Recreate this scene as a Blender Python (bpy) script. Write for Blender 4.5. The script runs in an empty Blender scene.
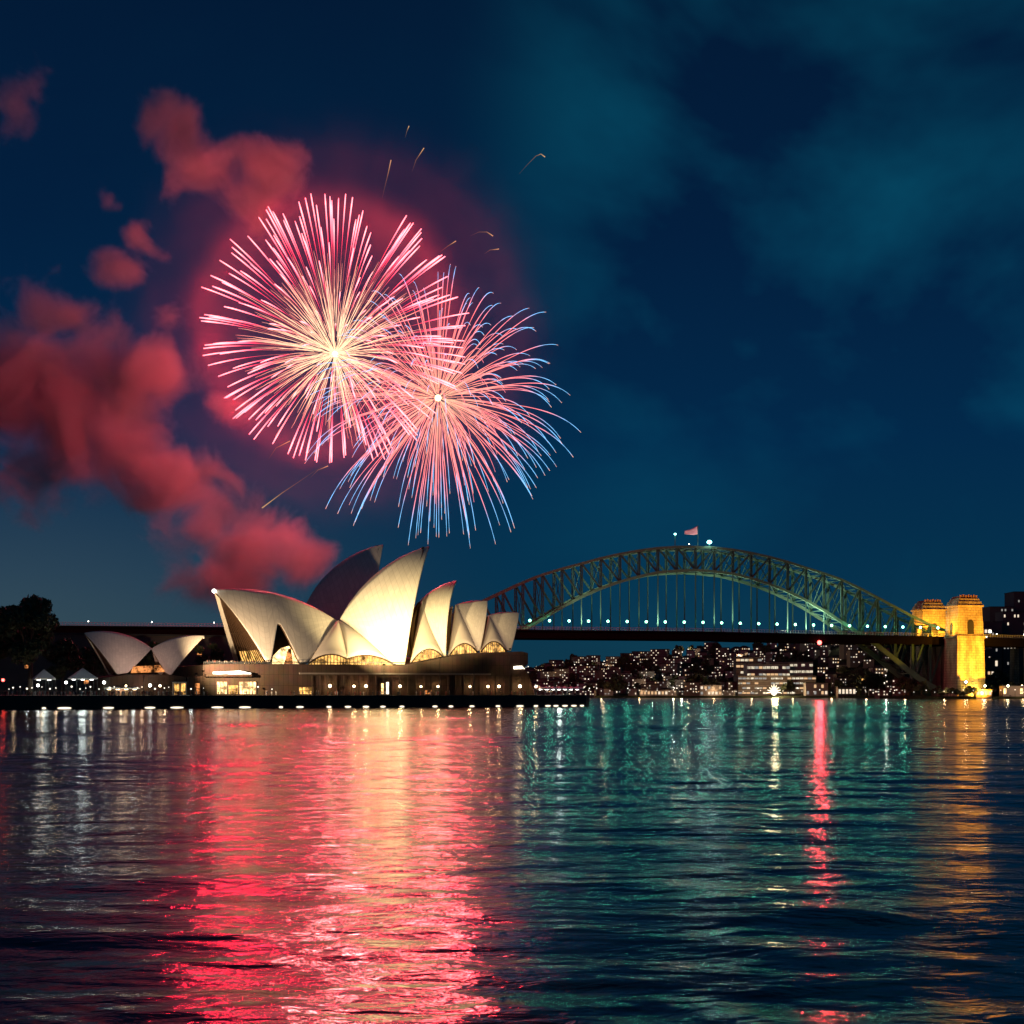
import bpy, math, random
import numpy as np
from mathutils import Vector, Matrix

C = bpy.context.scene
col = C.collection
R = math.radians
rng = random.Random(7)
nr = np.random.default_rng(11)

# ------------------------------------------------------------------ camera
F_PX, HOR, CAM_Z = 1443.0, 692.0, 6.2
cam_d = bpy.data.cameras.new('camera')
cam = bpy.data.objects.new('camera', cam_d); col.objects.link(cam)
cam.location = (0, 0, CAM_Z); cam.rotation_euler = (R(90), 0, 0)
cam_d.sensor_width = 36; cam_d.lens = 36 * F_PX / 1024
cam_d.shift_y = (HOR - 512) / 1024
cam_d.clip_start = 0.5; cam_d.clip_end = 30000
C.camera = cam

# ------------------------------------------------------------------ sky
w = bpy.data.worlds.new('World'); C.world = w; w.use_nodes = True
nt = w.node_tree; N = nt.nodes; L = nt.links
for n in list(N): N.remove(n)
def nd(tree, typ, **kw):
    n = tree.nodes.new(typ)
    for k, v in kw.items():
        if k.startswith('i_'):
            key = k[2:]
            key = int(key) if key.isdigit() else key
            n.inputs[key].default_value = v
        else: setattr(n, k, v)
    return n
out = nd(nt, 'ShaderNodeOutputWorld'); bg = nd(nt, 'ShaderNodeBackground')
sky = nd(nt, 'ShaderNodeTexSky', sky_type='NISHITA', sun_disc=False, sun_elevation=R(-3.0), sun_rotation=R(200),
         altitude=0, air_density=1.0, dust_density=0.3, ozone_density=4.0)
SKY_STRENGTH = 0.02
geo = nd(nt, 'ShaderNodeTexCoord')
mp = nd(nt, 'ShaderNodeMapping'); mp.inputs['Scale'].default_value = (1.0, 1.0, 1.5); mp.inputs['Location'].default_value = (.35, 0.2, .12)
L.new(geo.outputs['Generated'], mp.inputs['Vector'])
n1 = nd(nt, 'ShaderNodeTexNoise', i_Scale=3.6, i_Detail=5.0, i_Roughness=.52, i_Distortion=.35)
L.new(mp.outputs[0], n1.inputs['Vector'])
cr = nd(nt, 'ShaderNodeValToRGB')
cr.color_ramp.elements[0].position = .46; cr.color_ramp.elements[0].color = (0, 0, 0, 1)
cr.color_ramp.elements[1].position = .70; cr.color_ramp.elements[1].color = (1, 1, 1, 1)
L.new(n1.outputs['Fac'], cr.inputs['Fac'])
sep = nd(nt, 'ShaderNodeSeparateXYZ'); L.new(geo.outputs['Generated'], sep.inputs[0])
# dusk air: teal by the horizon, navy overhead
ramp = nd(nt, 'ShaderNodeValToRGB'); e = ramp.color_ramp.elements
e[0].position = 0.0; e[0].color = (.0055, .040, .068, 1)
e[1].position = 1.0; e[1].color = (.0005, .008, .026, 1)
for p, c in ((.08, (.0016, .031, .074, 1)), (.17, (.0006, .022, .068, 1)), (.30, (.0006, .013, .046, 1)), (.45, (.0006, .0095, .033, 1))):
    x = e.new(p); x.color = c
L.new(sep.outputs['Z'], ramp.inputs['Fac'])
cl = nd(nt, 'ShaderNodeMix', data_type='RGBA'); cl.blend_type = 'ADD'
cl.inputs['B'].default_value = (.001, .060, .090, 1)
mul = nd(nt, 'ShaderNodeMath', operation='MULTIPLY'); mul.inputs[1].default_value = .85

mxr = nd(nt, 'ShaderNodeMapRange', interpolation_type='SMOOTHSTEP'); mxr.inputs['From Min'].default_value = -.05; mxr.inputs['From Max'].default_value = .10; mxr.inputs['To Min'].default_value = .04
L.new(sep.outputs['X'], mxr.inputs['Value']); mm_ = nd(nt, 'ShaderNodeMath', operation='MULTIPLY'); L.new(cr.outputs['Color'], mm_.inputs[0]); L.new(mxr.outputs[0], mm_.inputs[1])
mz = nd(nt, 'ShaderNodeMapRange', interpolation_type='SMOOTHSTEP'); mz.inputs['From Min'].default_value = .10; mz.inputs['From Max'].default_value = .24; mz.inputs['To Min'].default_value = .25
L.new(sep.outputs['Z'], mz.inputs['Value']); m3_ = nd(nt, 'ShaderNodeMath', operation='MULTIPLY'); L.new(mm_.outputs[0], m3_.inputs[0]); L.new(mz.outputs[0], m3_.inputs[1])
L.new(m3_.outputs[0], mul.inputs[0]); L.new(mul.outputs[0], cl.inputs['Factor'])
L.new(ramp.outputs['Color'], cl.inputs['A'])
# faint city haze low on the left
hx = nd(nt, 'ShaderNodeMapRange', interpolation_type='SMOOTHSTEP'); hx.inputs['From Min'].default_value = .02; hx.inputs['From Max'].default_value = -.34
L.new(sep.outputs['X'], hx.inputs['Value'])
hz = nd(nt, 'ShaderNodeMapRange', interpolation_type='SMOOTHSTEP'); hz.inputs['From Min'].default_value = .19; hz.inputs['From Max'].default_value = .02
L.new(sep.outputs['Z'], hz.inputs['Value']); hm_ = nd(nt, 'ShaderNodeMath', operation='MULTIPLY'); L.new(hx.outputs[0], hm_.inputs[0]); L.new(hz.outputs[0], hm_.inputs[1])
ch = nd(nt, 'ShaderNodeMix', data_type='RGBA'); ch.blend_type = 'ADD'; ch.inputs['B'].default_value = (.030, .034, .024, 1); L.new(hm_.outputs[0], ch.inputs['Factor']); L.new(cl.outputs['Result'], ch.inputs['A'])
bg2 = nd(nt, 'ShaderNodeBackground'); L.new(ch.outputs['Result'], bg2.inputs['Color']); bg2.inputs['Strength'].default_value = 1.0
L.new(sky.outputs[0], bg.inputs['Color']); bg.inputs['Strength'].default_value = SKY_STRENGTH
ad = nd(nt, 'ShaderNodeAddShader'); L.new(bg.outputs[0], ad.inputs[0]); L.new(bg2.outputs[0], ad.inputs[1])
L.new(ad.outputs[0], out.inputs['Surface'])

C.view_settings.view_transform = 'Standard'; C.view_settings.look = 'None'
C.view_settings.exposure = 0; C.view_settings.gamma = 1
C.cycles.use_denoising = True
C.cycles.max_bounces = 5; C.cycles.diffuse_bounces = 2; C.cycles.glossy_bounces = 3; C.cycles.transmission_bounces = 2
C.cycles.volume_bounces = 0; C.cycles.transparent_max_bounces = 12
C.cycles.caustics_reflective = False; C.cycles.caustics_refractive = False
C.cycles.sample_clamp_indirect = 6.0
C.cycles.sample_clamp_direct = 0.0
C.cycles.volume_step_rate = 1.0; C.cycles.volume_max_steps = 256
C.cycles.use_light_tree = True

# ------------------------------------------------------------------ materials
def mat(name, color, rough=.6, metal=0, var=.25, scale=.4, emit=None, estr=0, bump=0, spec=None, sample=False):
    m = bpy.data.materials.new(name); m.use_nodes = True
    t = m.node_tree; b = t.nodes['Principled BSDF']
    b.inputs['Roughness'].default_value = rough; b.inputs['Metallic'].default_value = metal
    if spec is not None: b.inputs['Specular IOR Level'].default_value = spec
    tc = nd(t, 'ShaderNodeTexCoord')
    if var:
        nz = nd(t, 'ShaderNodeTexNoise', i_Scale=scale, i_Detail=6.0, i_Roughness=.6)
        t.links.new(tc.outputs['Object'], nz.inputs['Vector'])
        mx = nd(t, 'ShaderNodeMix', data_type='RGBA')
        mx.inputs['A'].default_value = (*[c * (1 - var) for c in color], 1)
        mx.inputs['B'].default_value = (*[min(1, c * (1 + var)) for c in color], 1)
        t.links.new(nz.outputs['Fac'], mx.inputs['Factor']); t.links.new(mx.outputs['Result'], b.inputs['Base Color'])
        if bump:
            bp = nd(t, 'ShaderNodeBump', i_Strength=bump, i_Distance=.3)
            t.links.new(nz.outputs['Fac'], bp.inputs['Height']); t.links.new(bp.outputs[0], b.inputs['Normal'])
    else: b.inputs['Base Color'].default_value = (*color, 1)
    if emit:
        b.inputs['Emission Color'].default_value = (*emit, 1); b.inputs['Emission Strength'].default_value = estr
        m.cycles.emission_sampling = 'AUTO' if sample else 'NONE'
    return m

def glow_mat(name, color, strength, var=.0, scale=.3, lo=.2):
    """a surface that gives off light; var: uneven interior brightness seen through glass"""
    m = bpy.data.materials.new(name); m.use_nodes = True; t = m.node_tree
    for n in list(t.nodes): t.nodes.remove(n)
    o = nd(t, 'ShaderNodeOutputMaterial'); em = nd(t, 'ShaderNodeEmission')
    em.inputs['Color'].default_value = (*color, 1); em.inputs['Strength'].default_value = strength
    if var:
        tc = nd(t, 'ShaderNodeTexCoord'); nz = nd(t, 'ShaderNodeTexNoise', i_Scale=scale, i_Detail=3.0, i_Roughness=.7)
        t.links.new(tc.outputs['Object'], nz.inputs['Vector'])
        mr = nd(t, 'ShaderNodeMapRange'); mr.inputs['From Min'].default_value = .38; mr.inputs['From Max'].default_value = .66
        mr.inputs['To Min'].default_value = strength * lo; mr.inputs['To Max'].default_value = strength * (1 + var)
        t.links.new(nz.outputs['Fac'], mr.inputs['Value']); t.links.new(mr.outputs[0], em.inputs['Strength'])
    t.links.new(em.outputs[0], o.inputs['Surface']); m.cycles.emission_sampling = 'NONE'
    return m

M = dict(
    steel=mat('grey_steel', (.045, .105, .085), .6, .0, .3, .25, spec=.15),
    chord=mat('lit_chord_steel', (.10, .19, .13), .6, .0, .25, .3, spec=.15),  # paler copy of the web steel, painting in the lit chords
    rail=mat('pale_railing', (.42, .46, .43), .6, .0, .2, .5),
    deck=mat('dark_deck', (.009, .007, .006), .9, 0, .3, .2, spec=.03),
    stone=mat('granite', (.44, .37, .27), .85, 0, .3, .22, bump=.4),
    stonecap=mat('granite_cap', (.20, .10, .08), .85, 0, .3, .3),
    seawall=mat('seawall', (.030, .026, .024), .85, 0, .5, .3, bump=.4),
    paving=mat('paving', (.16, .13, .11), .8, 0, .3, .3),
    bronze=mat('bronze', (.10, .055, .03), .45, .4, .2, 1),
    glassdark=mat('dark_glass', (.030, .018, .012), .12, 0, .3, .2),
    dark=mat('dark_metal', (.03, .03, .03), .5, .3, .2, 1),
    ground=mat('dark_soil', (.025, .030, .018), .95, 0, .4, .05, spec=.05),
    leaf=mat('leaves', (.055, .068, .032), .7, 0, .5, .5),
    bark=mat('bark', (.07, .05, .035), .9, 0, .4, 1),
    canvas=mat('canvas', (.62, .66, .66), .7, 0, .1, .5),
    cloth=mat('clothes', (.10, .09, .09), .9, 0, .8, .7),
    wallpale=mat('pale_render', (.34, .31, .28), .85, 0, .2, .2),
    walldark=mat('brown_render', (.13, .10, .085), .85, 0, .25, .2),
    roof=mat('tiled_roof', (.055, .042, .038), .85, 0, .3, .4, spec=.1),
    citydark=mat('city_facade', (.05, .05, .055), .6, 0, .3, .2),
    flag=mat('flag_cloth', (.9, .38, .42), .7, 0, .15, .5),
    warm=glow_mat('warm_glow', (1, .62, .25), 3.2, .5, .35, .15),
    gold=glow_mat('gold_glow', (1, .52, .13), 1.6, .7, .30, .12),
    amberdim=glow_mat('amber_dim', (1, .35, .10), .8, .9, .4, .03),
    white=glow_mat('white_glow', (1, .88, .68), 5.0, .3, .3, .3),
    win=glow_mat('house_window_light', (1, .82, .60), 1.0),
    win2=glow_mat('house_window_warm', (1, .62, .32), .8),
    win3=glow_mat('house_window_dim', (.9, .86, .78), .35),
    lampwarm=glow_mat('warm_lamp_glass', (1, .78, .45), 14),
    lampwhite=glow_mat('white_lamp_glass', (1, .97, .88), 14),
    lampmint=glow_mat('mint_lamp_glass', (.30, 1, .62), 9),
    lampcyan=glow_mat('cyan_lamp_glass', (.35, 1, .95), 6),
    lampred=glow_mat('red_lamp_glass', (1, .06, .05), 14),
    reflection=glow_mat('reflection_glow', (1, .86, .66), 1.7), lampsmall=glow_mat('small_lamp_glass', (1, .90, .74), 2.0),
)

def block_stone(name, c1, c2, cm):
    m = bpy.data.materials.new(name); m.use_nodes = True; t = m.node_tree; b = t.nodes['Principled BSDF']; b.inputs['Roughness'].default_value = .85; b.inputs['Specular IOR Level'].default_value = .2
    tc = nd(t, 'ShaderNodeTexCoord'); sx = nd(t, 'ShaderNodeSeparateXYZ'); t.links.new(tc.outputs['Object'], sx.inputs[0])
    ad = nd(t, 'ShaderNodeMath', operation='ADD'); t.links.new(sx.outputs['X'], ad.inputs[0]); t.links.new(sx.outputs['Y'], ad.inputs[1])
    cb = nd(t, 'ShaderNodeCombineXYZ'); t.links.new(ad.outputs[0], cb.inputs['X']); t.links.new(sx.outputs['Z'], cb.inputs['Y'])
    br = nd(t, 'ShaderNodeTexBrick', i_Scale=1.0); br.inputs['Brick Width'].default_value = 4.6; br.inputs['Row Height'].default_value = 2.3; br.inputs['Mortar Size'].default_value = .16; br.inputs['Bias'].default_value = 0
    for k, c in (('Color1', c1), ('Color2', c2), ('Mortar', cm)): br.inputs[k].default_value = (*c, 1)
    t.links.new(cb.outputs[0], br.inputs['Vector'])
    mp = nd(t, 'ShaderNodeMapping'); mp.inputs['Scale'].default_value = (.16, .16, .05); t.links.new(tc.outputs['Object'], mp.inputs['Vector'])
    nz = nd(t, 'ShaderNodeTexNoise', i_Scale=1.0, i_Detail=6.0, i_Roughness=.65); t.links.new(mp.outputs[0], nz.inputs['Vector'])
    mr = nd(t, 'ShaderNodeMapRange'); mr.inputs['From Min'].default_value = .35; mr.inputs['From Max'].default_value = .7; mr.inputs['To Min'].default_value = .45; mr.inputs['To Max'].default_value = 1.15; t.links.new(nz.outputs['Fac'], mr.inputs['Value'])
    mx = nd(t, 'ShaderNodeVectorMath', operation='SCALE'); t.links.new(br.outputs['Color'], mx.inputs[0]); t.links.new(mr.outputs[0], mx.inputs['Scale']); t.links.new(mx.outputs[0], b.inputs['Base Color'])
    bp = nd(t, 'ShaderNodeBump', i_Strength=.6, i_Distance=.3); t.links.new(br.outputs['Fac'], bp.inputs['Height']); bp.invert = True; t.links.new(bp.outputs[0], b.inputs['Normal'])
    return m
M['stone'] = block_stone('granite_blocks', (.52, .44, .32), (.44, .37, .27), (.26, .21, .15))

# ------------------------------------------------------------------ mesh builder
class MB:
    def __init__(s): s.v = []; s.f = []; s.m = []
    def add(s, v, f, mi=0):
        k = len(s.v); s.v += [tuple(p) for p in v]; s.f += [tuple(i + k for i in q) for q in f]; s.m += [mi] * len(f)
    def box(s, c, size, rz=0, mi=0, top=1.0):
        a, b, h = size[0] / 2, size[1] / 2, size[2] / 2; co, si = math.cos(rz), math.sin(rz)
        v = []
        for z in (-h, h):
            k = top if z > 0 else 1
            for x, y in ((-a, -b), (a, -b), (a, b), (-a, b)):
                v.append((c[0] + (x * co - y * si) * k, c[1] + (x * si + y * co) * k, c[2] + z))
        s.add(v, [(3, 2, 1, 0), (4, 5, 6, 7), (0, 1, 5, 4), (1, 2, 6, 5), (2, 3, 7, 6), (3, 0, 4, 7)], mi)
    def bar(s, p, q, wd, hd=None, mi=0, up=(0, 0, 1)):
        hd = hd or wd; p, q = Vector(p), Vector(q); d = (q - p).normalized(); u = Vector(up)
        if abs(d.dot(u)) > .98: u = Vector((0, 1, 0))
        x = d.cross(u).normalized(); y = x.cross(d).normalized(); v = []
        for o in (p, q):
            for a, b in ((-1, -1), (1, -1), (1, 1), (-1, 1)): v.append(o + x * a * wd / 2 + y * b * hd / 2)
        s.add(v, [(3, 2, 1, 0), (4, 5, 6, 7), (0, 1, 5, 4), (1, 2, 6, 5), (2, 3, 7, 6), (3, 0, 4, 7)], mi)
    def tube(s, pts, rad, n=6, mi=0):
        pts = [Vector(p) for p in pts]; k = len(pts)
        if not hasattr(rad, '__len__'): rad = [rad] * k
        v, f = [], []
        for i, p in enumerate(pts):
            d = (pts[min(i + 1, k - 1)] - pts[max(i - 1, 0)]).normalized()
            u = Vector((0, 1, 0)) if abs(d.y) < .9 else Vector((1, 0, 0))
            x = d.cross(u).normalized(); y = d.cross(x).normalized()
            for j in range(n):
                a = 2 * math.pi * j / n; v.append(p + (x * math.cos(a) + y * math.sin(a)) * rad[i])
        for i in range(k - 1):
            for j in range(n):
                j2 = (j + 1) % n; f.append((i * n + j, i * n + j2, (i + 1) * n + j2, (i + 1) * n + j))
        f.append(tuple(range(n))[::-1]); f.append(tuple((k - 1) * n + j for j in range(n)))
        s.add(v, f, mi)
    def lathe(s, prof, n=12, c=(0, 0, 0), mi=0):
        v, f = [], []
        for r, z in prof:
            for j in range(n):
                a = 2 * math.pi * j / n; v.append((c[0] + r * math.cos(a), c[1] + r * math.sin(a), c[2] + z))
        for i in range(len(prof) - 1):
            for j in range(n):
                j2 = (j + 1) % n; f.append((i * n + j, i * n + j2, (i + 1) * n + j2, (i + 1) * n + j))
        f.append(tuple(range(n))[::-1]); f.append(tuple((len(prof) - 1) * n + j for j in range(n)))
        s.add(v, f, mi)
    def ball(s, c, r, n=10, mi=0, sz=1.0):
        k = n // 2 + 1
        s.lathe([(max(.01, r * math.sin(math.pi * i / (k - 1))), -r * sz * math.cos(math.pi * i / (k - 1))) for i in range(k)], n, c, mi)
    def prism(s, poly, off, mi=0):
        n = len(poly); a = [Vector(p) for p in poly]; b = [p + Vector(off) for p in a]
        s.add(a + b, [tuple(range(n)), tuple(range(2 * n - 1, n - 1, -1))] + [(i, i + n, (i + 1) % n + n, (i + 1) % n) for i in range(n)], mi)
    def build(s, name, mats, parent=None, smooth=False, fix=False):
        me = bpy.data.meshes.new(name); me.from_pydata(s.v, [], s.f); me.update()
        for m in (mats if isinstance(mats, (list, tuple)) else [mats]): me.materials.append(m)
        if any(s.m): me.polygons.foreach_set('material_index', s.m)
        if smooth: me.polygons.foreach_set('use_smooth', [True] * len(me.polygons))
        if fix:
            import bmesh
            bm = bmesh.new(); bm.from_mesh(me); bmesh.ops.recalc_face_normals(bm, faces=bm.faces); bm.to_mesh(me); bm.free()
        o = bpy.data.objects.new(name, me); col.objects.link(o)
        if parent: o.parent = parent
        return o

def tag(o, label=None, cat=None, group=None, kind=None):
    if label: o['label'] = label
    if cat: o['category'] = cat
    if group: o['group'] = group
    if kind: o['kind'] = kind
    return o
def empty(name, loc, rz=0, **kw):
    o = bpy.data.objects.new(name, None); col.objects.link(o); o.location = loc; o.rotation_euler = (0, 0, rz); o.empty_display_size = 1
    return tag(o, **kw)
def copy_tree(o, parent=None):
    c = o.copy(); col.objects.link(c)
    if parent: c.parent = parent
    for ch in list(o.children): copy_tree(ch, c)
    return c
def lamp(name, loc, power, color, radius=.5, parent=None, typ='POINT', target=None, angle=60, blend=.6):
    d = bpy.data.lights.new(name, typ); d.energy = power; d.color = color; d.shadow_soft_size = radius
    o = bpy.data.objects.new(name, d); col.objects.link(o); o.location = loc
    if typ == 'SPOT':
        d.spot_size = R(angle); d.spot_blend = blend
        v = Vector(target) - Vector(loc); o.rotation_euler = v.to_track_quat('-Z', 'Y').to_euler()
    if parent: o.parent = parent
    return o
def at(px, py, Y): return Vector(((px - 512) / F_PX * Y, Y, CAM_Z + (HOR - py) / F_PX * Y))
def gx(px, Y): return (px - 512) / F_PX * Y

#@@WATER
# ------------------------------------------------------------------ water
def water_mat():
    m = bpy.data.materials.new('harbour_water'); m.use_nodes = True; t = m.node_tree
    b = t.nodes['Principled BSDF']
    b.inputs['Base Color'].default_value = (.0012, .0045, .008, 1); b.inputs['Roughness'].default_value = .135
    b.inputs['IOR'].default_value = 1.333
    tc = nd(t, 'ShaderNodeTexCoord'); prev = None
    for sc, dist, st, det, loc in (((.045, .085, 1), 1.5, .17, 3.0, (3, 9, 0)), ((.22, .36, 1), .34, .26, 3.0, (0, 0, 0)), ((1.1, 1.7, 1), .07, .34, 3.0, (7, 2, 0))):
        mp = nd(t, 'ShaderNodeMapping'); mp.inputs['Scale'].default_value = sc; mp.inputs['Location'].default_value = loc; mp.inputs['Rotation'].default_value = (0, 0, R(-14))
        t.links.new(tc.outputs['Object'], mp.inputs['Vector'])
        nz = nd(t, 'ShaderNodeTexNoise', i_Scale=1.0, i_Detail=det, i_Roughness=.55, i_Distortion=.5)
        t.links.new(mp.outputs[0], nz.inputs['Vector'])
        bp = nd(t, 'ShaderNodeBump', i_Strength=st, i_Distance=dist * 2.2)
        t.links.new(nz.outputs['Fac'], bp.inputs['Height'])
        if prev: t.links.new(prev.outputs[0], bp.inputs['Normal'])
        prev = bp
    t.links.new(prev.outputs[0], b.inputs['Normal'])
    return m
def make_water():
    x0, x1, y0, y1 = -270, 270, 12, 700
    xs = np.linspace(x0, x1, 1081); t_ = np.linspace(0, 1, 950); ys = y0 + (y1 - y0) * (.42 * t_ + .58 * t_ ** 2)
    X, Y = np.meshgrid(xs, ys); Z = np.zeros_like(X)
    for k in range(54):
        lam = 1.5 * (15 / 1.5) ** nr.random(); a = math.radians(68) + nr.normal() * .62
        amp = .0036 * lam ** .92 * (.5 + nr.random()) / 2.4
        kk = 2 * math.pi / lam; ph = nr.random() * 6.28
        q = kk * (X * math.cos(a) + Y * math.sin(a)) + ph + .7 * np.sin(.05 * X + .03 * Y + ph * 3)
        Z += amp * (np.sin(q) + .22 * np.sin(2 * q + 1.2))
    # calm and ruffled patches
    P = .66 + .62 * np.sin(.045 * X + .022 * Y + 1) * np.sin(.06 * Y - .02 * X)
    edge = np.clip(np.minimum(np.minimum(X - x0, x1 - X) / 15, np.minimum(Y - y0, (y1 - Y) / 6) / 12), 0, 1)
    Z = Z * np.clip(P, .25, 1.25) * edge
    ny, nx = X.shape
    V = np.stack([X, Y, Z], -1).reshape(-1, 3).astype(np.float32)
    i = np.arange(ny * nx).reshape(ny, nx)
    Q = np.stack([i[:-1, :-1], i[:-1, 1:], i[1:, 1:], i[1:, :-1]], -1).reshape(-1, 4)
    X1, Y1 = float(xs[-1]), float(ys[-1]); B = 9000.0
    xr = [-B, x0, X1, B]; yr = [-400, y0, Y1, 14000]
    k = len(V); ov = []; of = []
    for a in range(3):
        for b in range(3):
            if a == 1 and b == 1: continue
            j = k + len(ov); ov += [(xr[a], yr[b], 0), (xr[a + 1], yr[b], 0), (xr[a + 1], yr[b + 1], 0), (xr[a], yr[b + 1], 0)]
            of.append((j, j + 1, j + 2, j + 3))
    V = np.vstack([V, np.array(ov, np.float32)]); Q = np.vstack([Q, np.array(of)])
    me = bpy.data.meshes.new('water'); me.vertices.add(len(V)); me.vertices.foreach_set('co', V.ravel())
    me.loops.add(Q.size); me.loops.foreach_set('vertex_index', Q.ravel().astype(np.int32))
    me.polygons.add(len(Q)); me.polygons.foreach_set('loop_start', np.arange(0, Q.size, 4, dtype=np.int32))
    me.polygons.foreach_set('use_smooth', np.ones(len(Q), bool))
    me.update(calc_edges=True); me.validate()
    me.materials.append(water_mat())
    o = bpy.data.objects.new('water', me); col.objects.link(o); tag(o, 'dark rippled harbour water with red and gold reflections', kind='structure')
make_water()

#@@QUAY
# ------------------------------------------------------------------ the opera house frame (s along the hall, w toward the viewer)
TH = R(25); OD = Vector((math.cos(TH), math.sin(TH), 0)); ON = Vector((math.sin(TH), -math.cos(TH), 0))
OO = Vector((gx(380, 630), 630, 0))
def ow(s, w, z): return OO + OD * s + ON * w + Vector((0, 0, z))
EYE = Vector((0, 0, CAM_Z))
def ray(px, py): return Vector(((px - 512) / F_PX, 1, (HOR - py) / F_PX))
def hit(px, py, w):
    d = ray(px, py); k = (w - (EYE - OO).dot(ON)) / d.dot(ON); return EYE + d * k
def hs(px, w):  # coordinate along the hall seen at px on the plane w
    return (hit(px, 650, w) - OO).dot(OD)
QZ = 4.9
QW = 52
s0, s1 = hs(-160, QW), hs(586, QW)
mb = MB()
q = [ow(s0, QW, -3), ow(s1, QW, -3), ow(s1 + 6, QW - 8, -3), ow(s1 - 20, -120, -3), ow(s0 - 40, -150, -3)]
mb.prism(q, (0, 0, QZ + 3))
mb.build('quay_ground', M['seawall'], fix=True)
tag(bpy.data.objects['quay_ground'], 'black stone quay wall under the opera house', kind='structure')
mb = MB()
q = [ow(s0 + 1, QW - 1, QZ + .004), ow(s1 - 1, QW - 1, QZ + .004), ow(s1 - 21, -119, QZ + .004), ow(s0 - 39, -149, QZ + .004)]
mb.add(q, [(0, 1, 2, 3)])
tag(mb.build('quay_pavement', M['paving'], fix=True), 'paved promenade along the quay', kind='structure')
#@@OPERA
# ------------------------------------------------------------------ opera house
def shell_mat():
    m = bpy.data.materials.new('shell_tiles'); m.use_nodes = True; t = m.node_tree; b = t.nodes['Principled BSDF']
    b.inputs['Roughness'].default_value = .42
    au = nd(t, 'ShaderNodeAttribute', attribute_name='rib'); av = nd(t, 'ShaderNodeAttribute', attribute_name='row')
    def line(src, n, wdt):
        a = nd(t, 'ShaderNodeMath', operation='MULTIPLY'); a.inputs[1].default_value = n; t.links.new(src.outputs['Fac'], a.inputs[0])
        f = nd(t, 'ShaderNodeMath', operation='FRACT'); t.links.new(a.outputs[0], f.inputs[0])
        l = nd(t, 'ShaderNodeMath', operation='LESS_THAN'); l.inputs[1].default_value = wdt; t.links.new(f.outputs[0], l.inputs[0]); return l
    l1 = line(au, 22, .07); l2 = line(av, 14, .045)
    mx = nd(t, 'ShaderNodeMath', operation='MAXIMUM'); t.links.new(l1.outputs[0], mx.inputs[0]); t.links.new(l2.outputs[0], mx.inputs[1])
    tc = nd(t, 'ShaderNodeTexCoord'); nz = nd(t, 'ShaderNodeTexNoise', i_Scale=.12, i_Detail=8.0, i_Roughness=.65); t.links.new(tc.outputs['Object'], nz.inputs['Vector'])
    c1 = nd(t, 'ShaderNodeMix', data_type='RGBA'); c1.inputs['A'].default_value = (.66, .59, .49, 1); c1.inputs['B'].default_value = (.75, .68, .58, 1); t.links.new(nz.outputs['Fac'], c1.inputs['Factor'])
    c2 = nd(t, 'ShaderNodeMix', data_type='RGBA'); c2.inputs['B'].default_value = (.50, .43, .35, 1); t.links.new(c1.outputs['Result'], c2.inputs['A'])
    def fl(src, n):
        a = nd(t, 'ShaderNodeMath', operation='MULTIPLY'); a.inputs[1].default_value = n; t.links.new(src.outputs['Fac'], a.inputs[0]); f = nd(t, 'ShaderNodeMath', operation='FLOOR'); t.links.new(a.outputs[0], f.inputs[0]); return f
    cv = nd(t, 'ShaderNodeCombineXYZ'); t.links.new(fl(au, 22).outputs[0], cv.inputs[0]); t.links.new(fl(av, 14).outputs[0], cv.inputs[1])
    wn = nd(t, 'ShaderNodeTexWhiteNoise', noise_dimensions='2D'); t.links.new(cv.outputs[0], wn.inputs['Vector'])
    mrw = nd(t, 'ShaderNodeMapRange'); mrw.inputs['To Min'].default_value = .90; mrw.inputs['To Max'].default_value = 1.04; t.links.new(wn.outputs['Value'], mrw.inputs['Value'])
    sc_ = nd(t, 'ShaderNodeVectorMath', operation='SCALE'); t.links.new(c1.outputs['Result'], sc_.inputs[0]); t.links.new(mrw.outputs[0], sc_.inputs['Scale']); t.links.new(sc_.outputs[0], c2.inputs['A'])
    k = nd(t, 'ShaderNodeMath', operation='MULTIPLY'); k.inputs[1].default_value = .85; t.links.new(mx.outputs[0], k.inputs[0]); t.links.new(k.outputs[0], c2.inputs['Factor'])
    t.links.new(c2.outputs['Result'], b.inputs['Base Color'])
    return m
M['shell'] = shell_mat()

class Frame:
    """a hall: ridge plane at offset w0, near side toward the viewer"""
    def __init__(s, w0): s.w0 = w0
    def mirror(s, p):
        k = (p - OO).dot(ON) - s.w0; return p - ON * (2 * k)

def circum(a, b, c):
    ab, ac = b - a, c - a; n = ab.cross(ac)
    o = (n.cross(ab) * ac.length_squared + ac.cross(n) * ab.length_squared) / (2 * n.length_squared)
    return a + o, o.length, n.normalized()

def slerp(c, a, b, t):
    u, v = a - c, b - c; om = u.angle(v)
    if om < 1e-4: return a.lerp(b, t)
    return c + (u * math.sin((1 - t) * om) + v * math.sin(t * om)) / math.sin(om)

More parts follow.
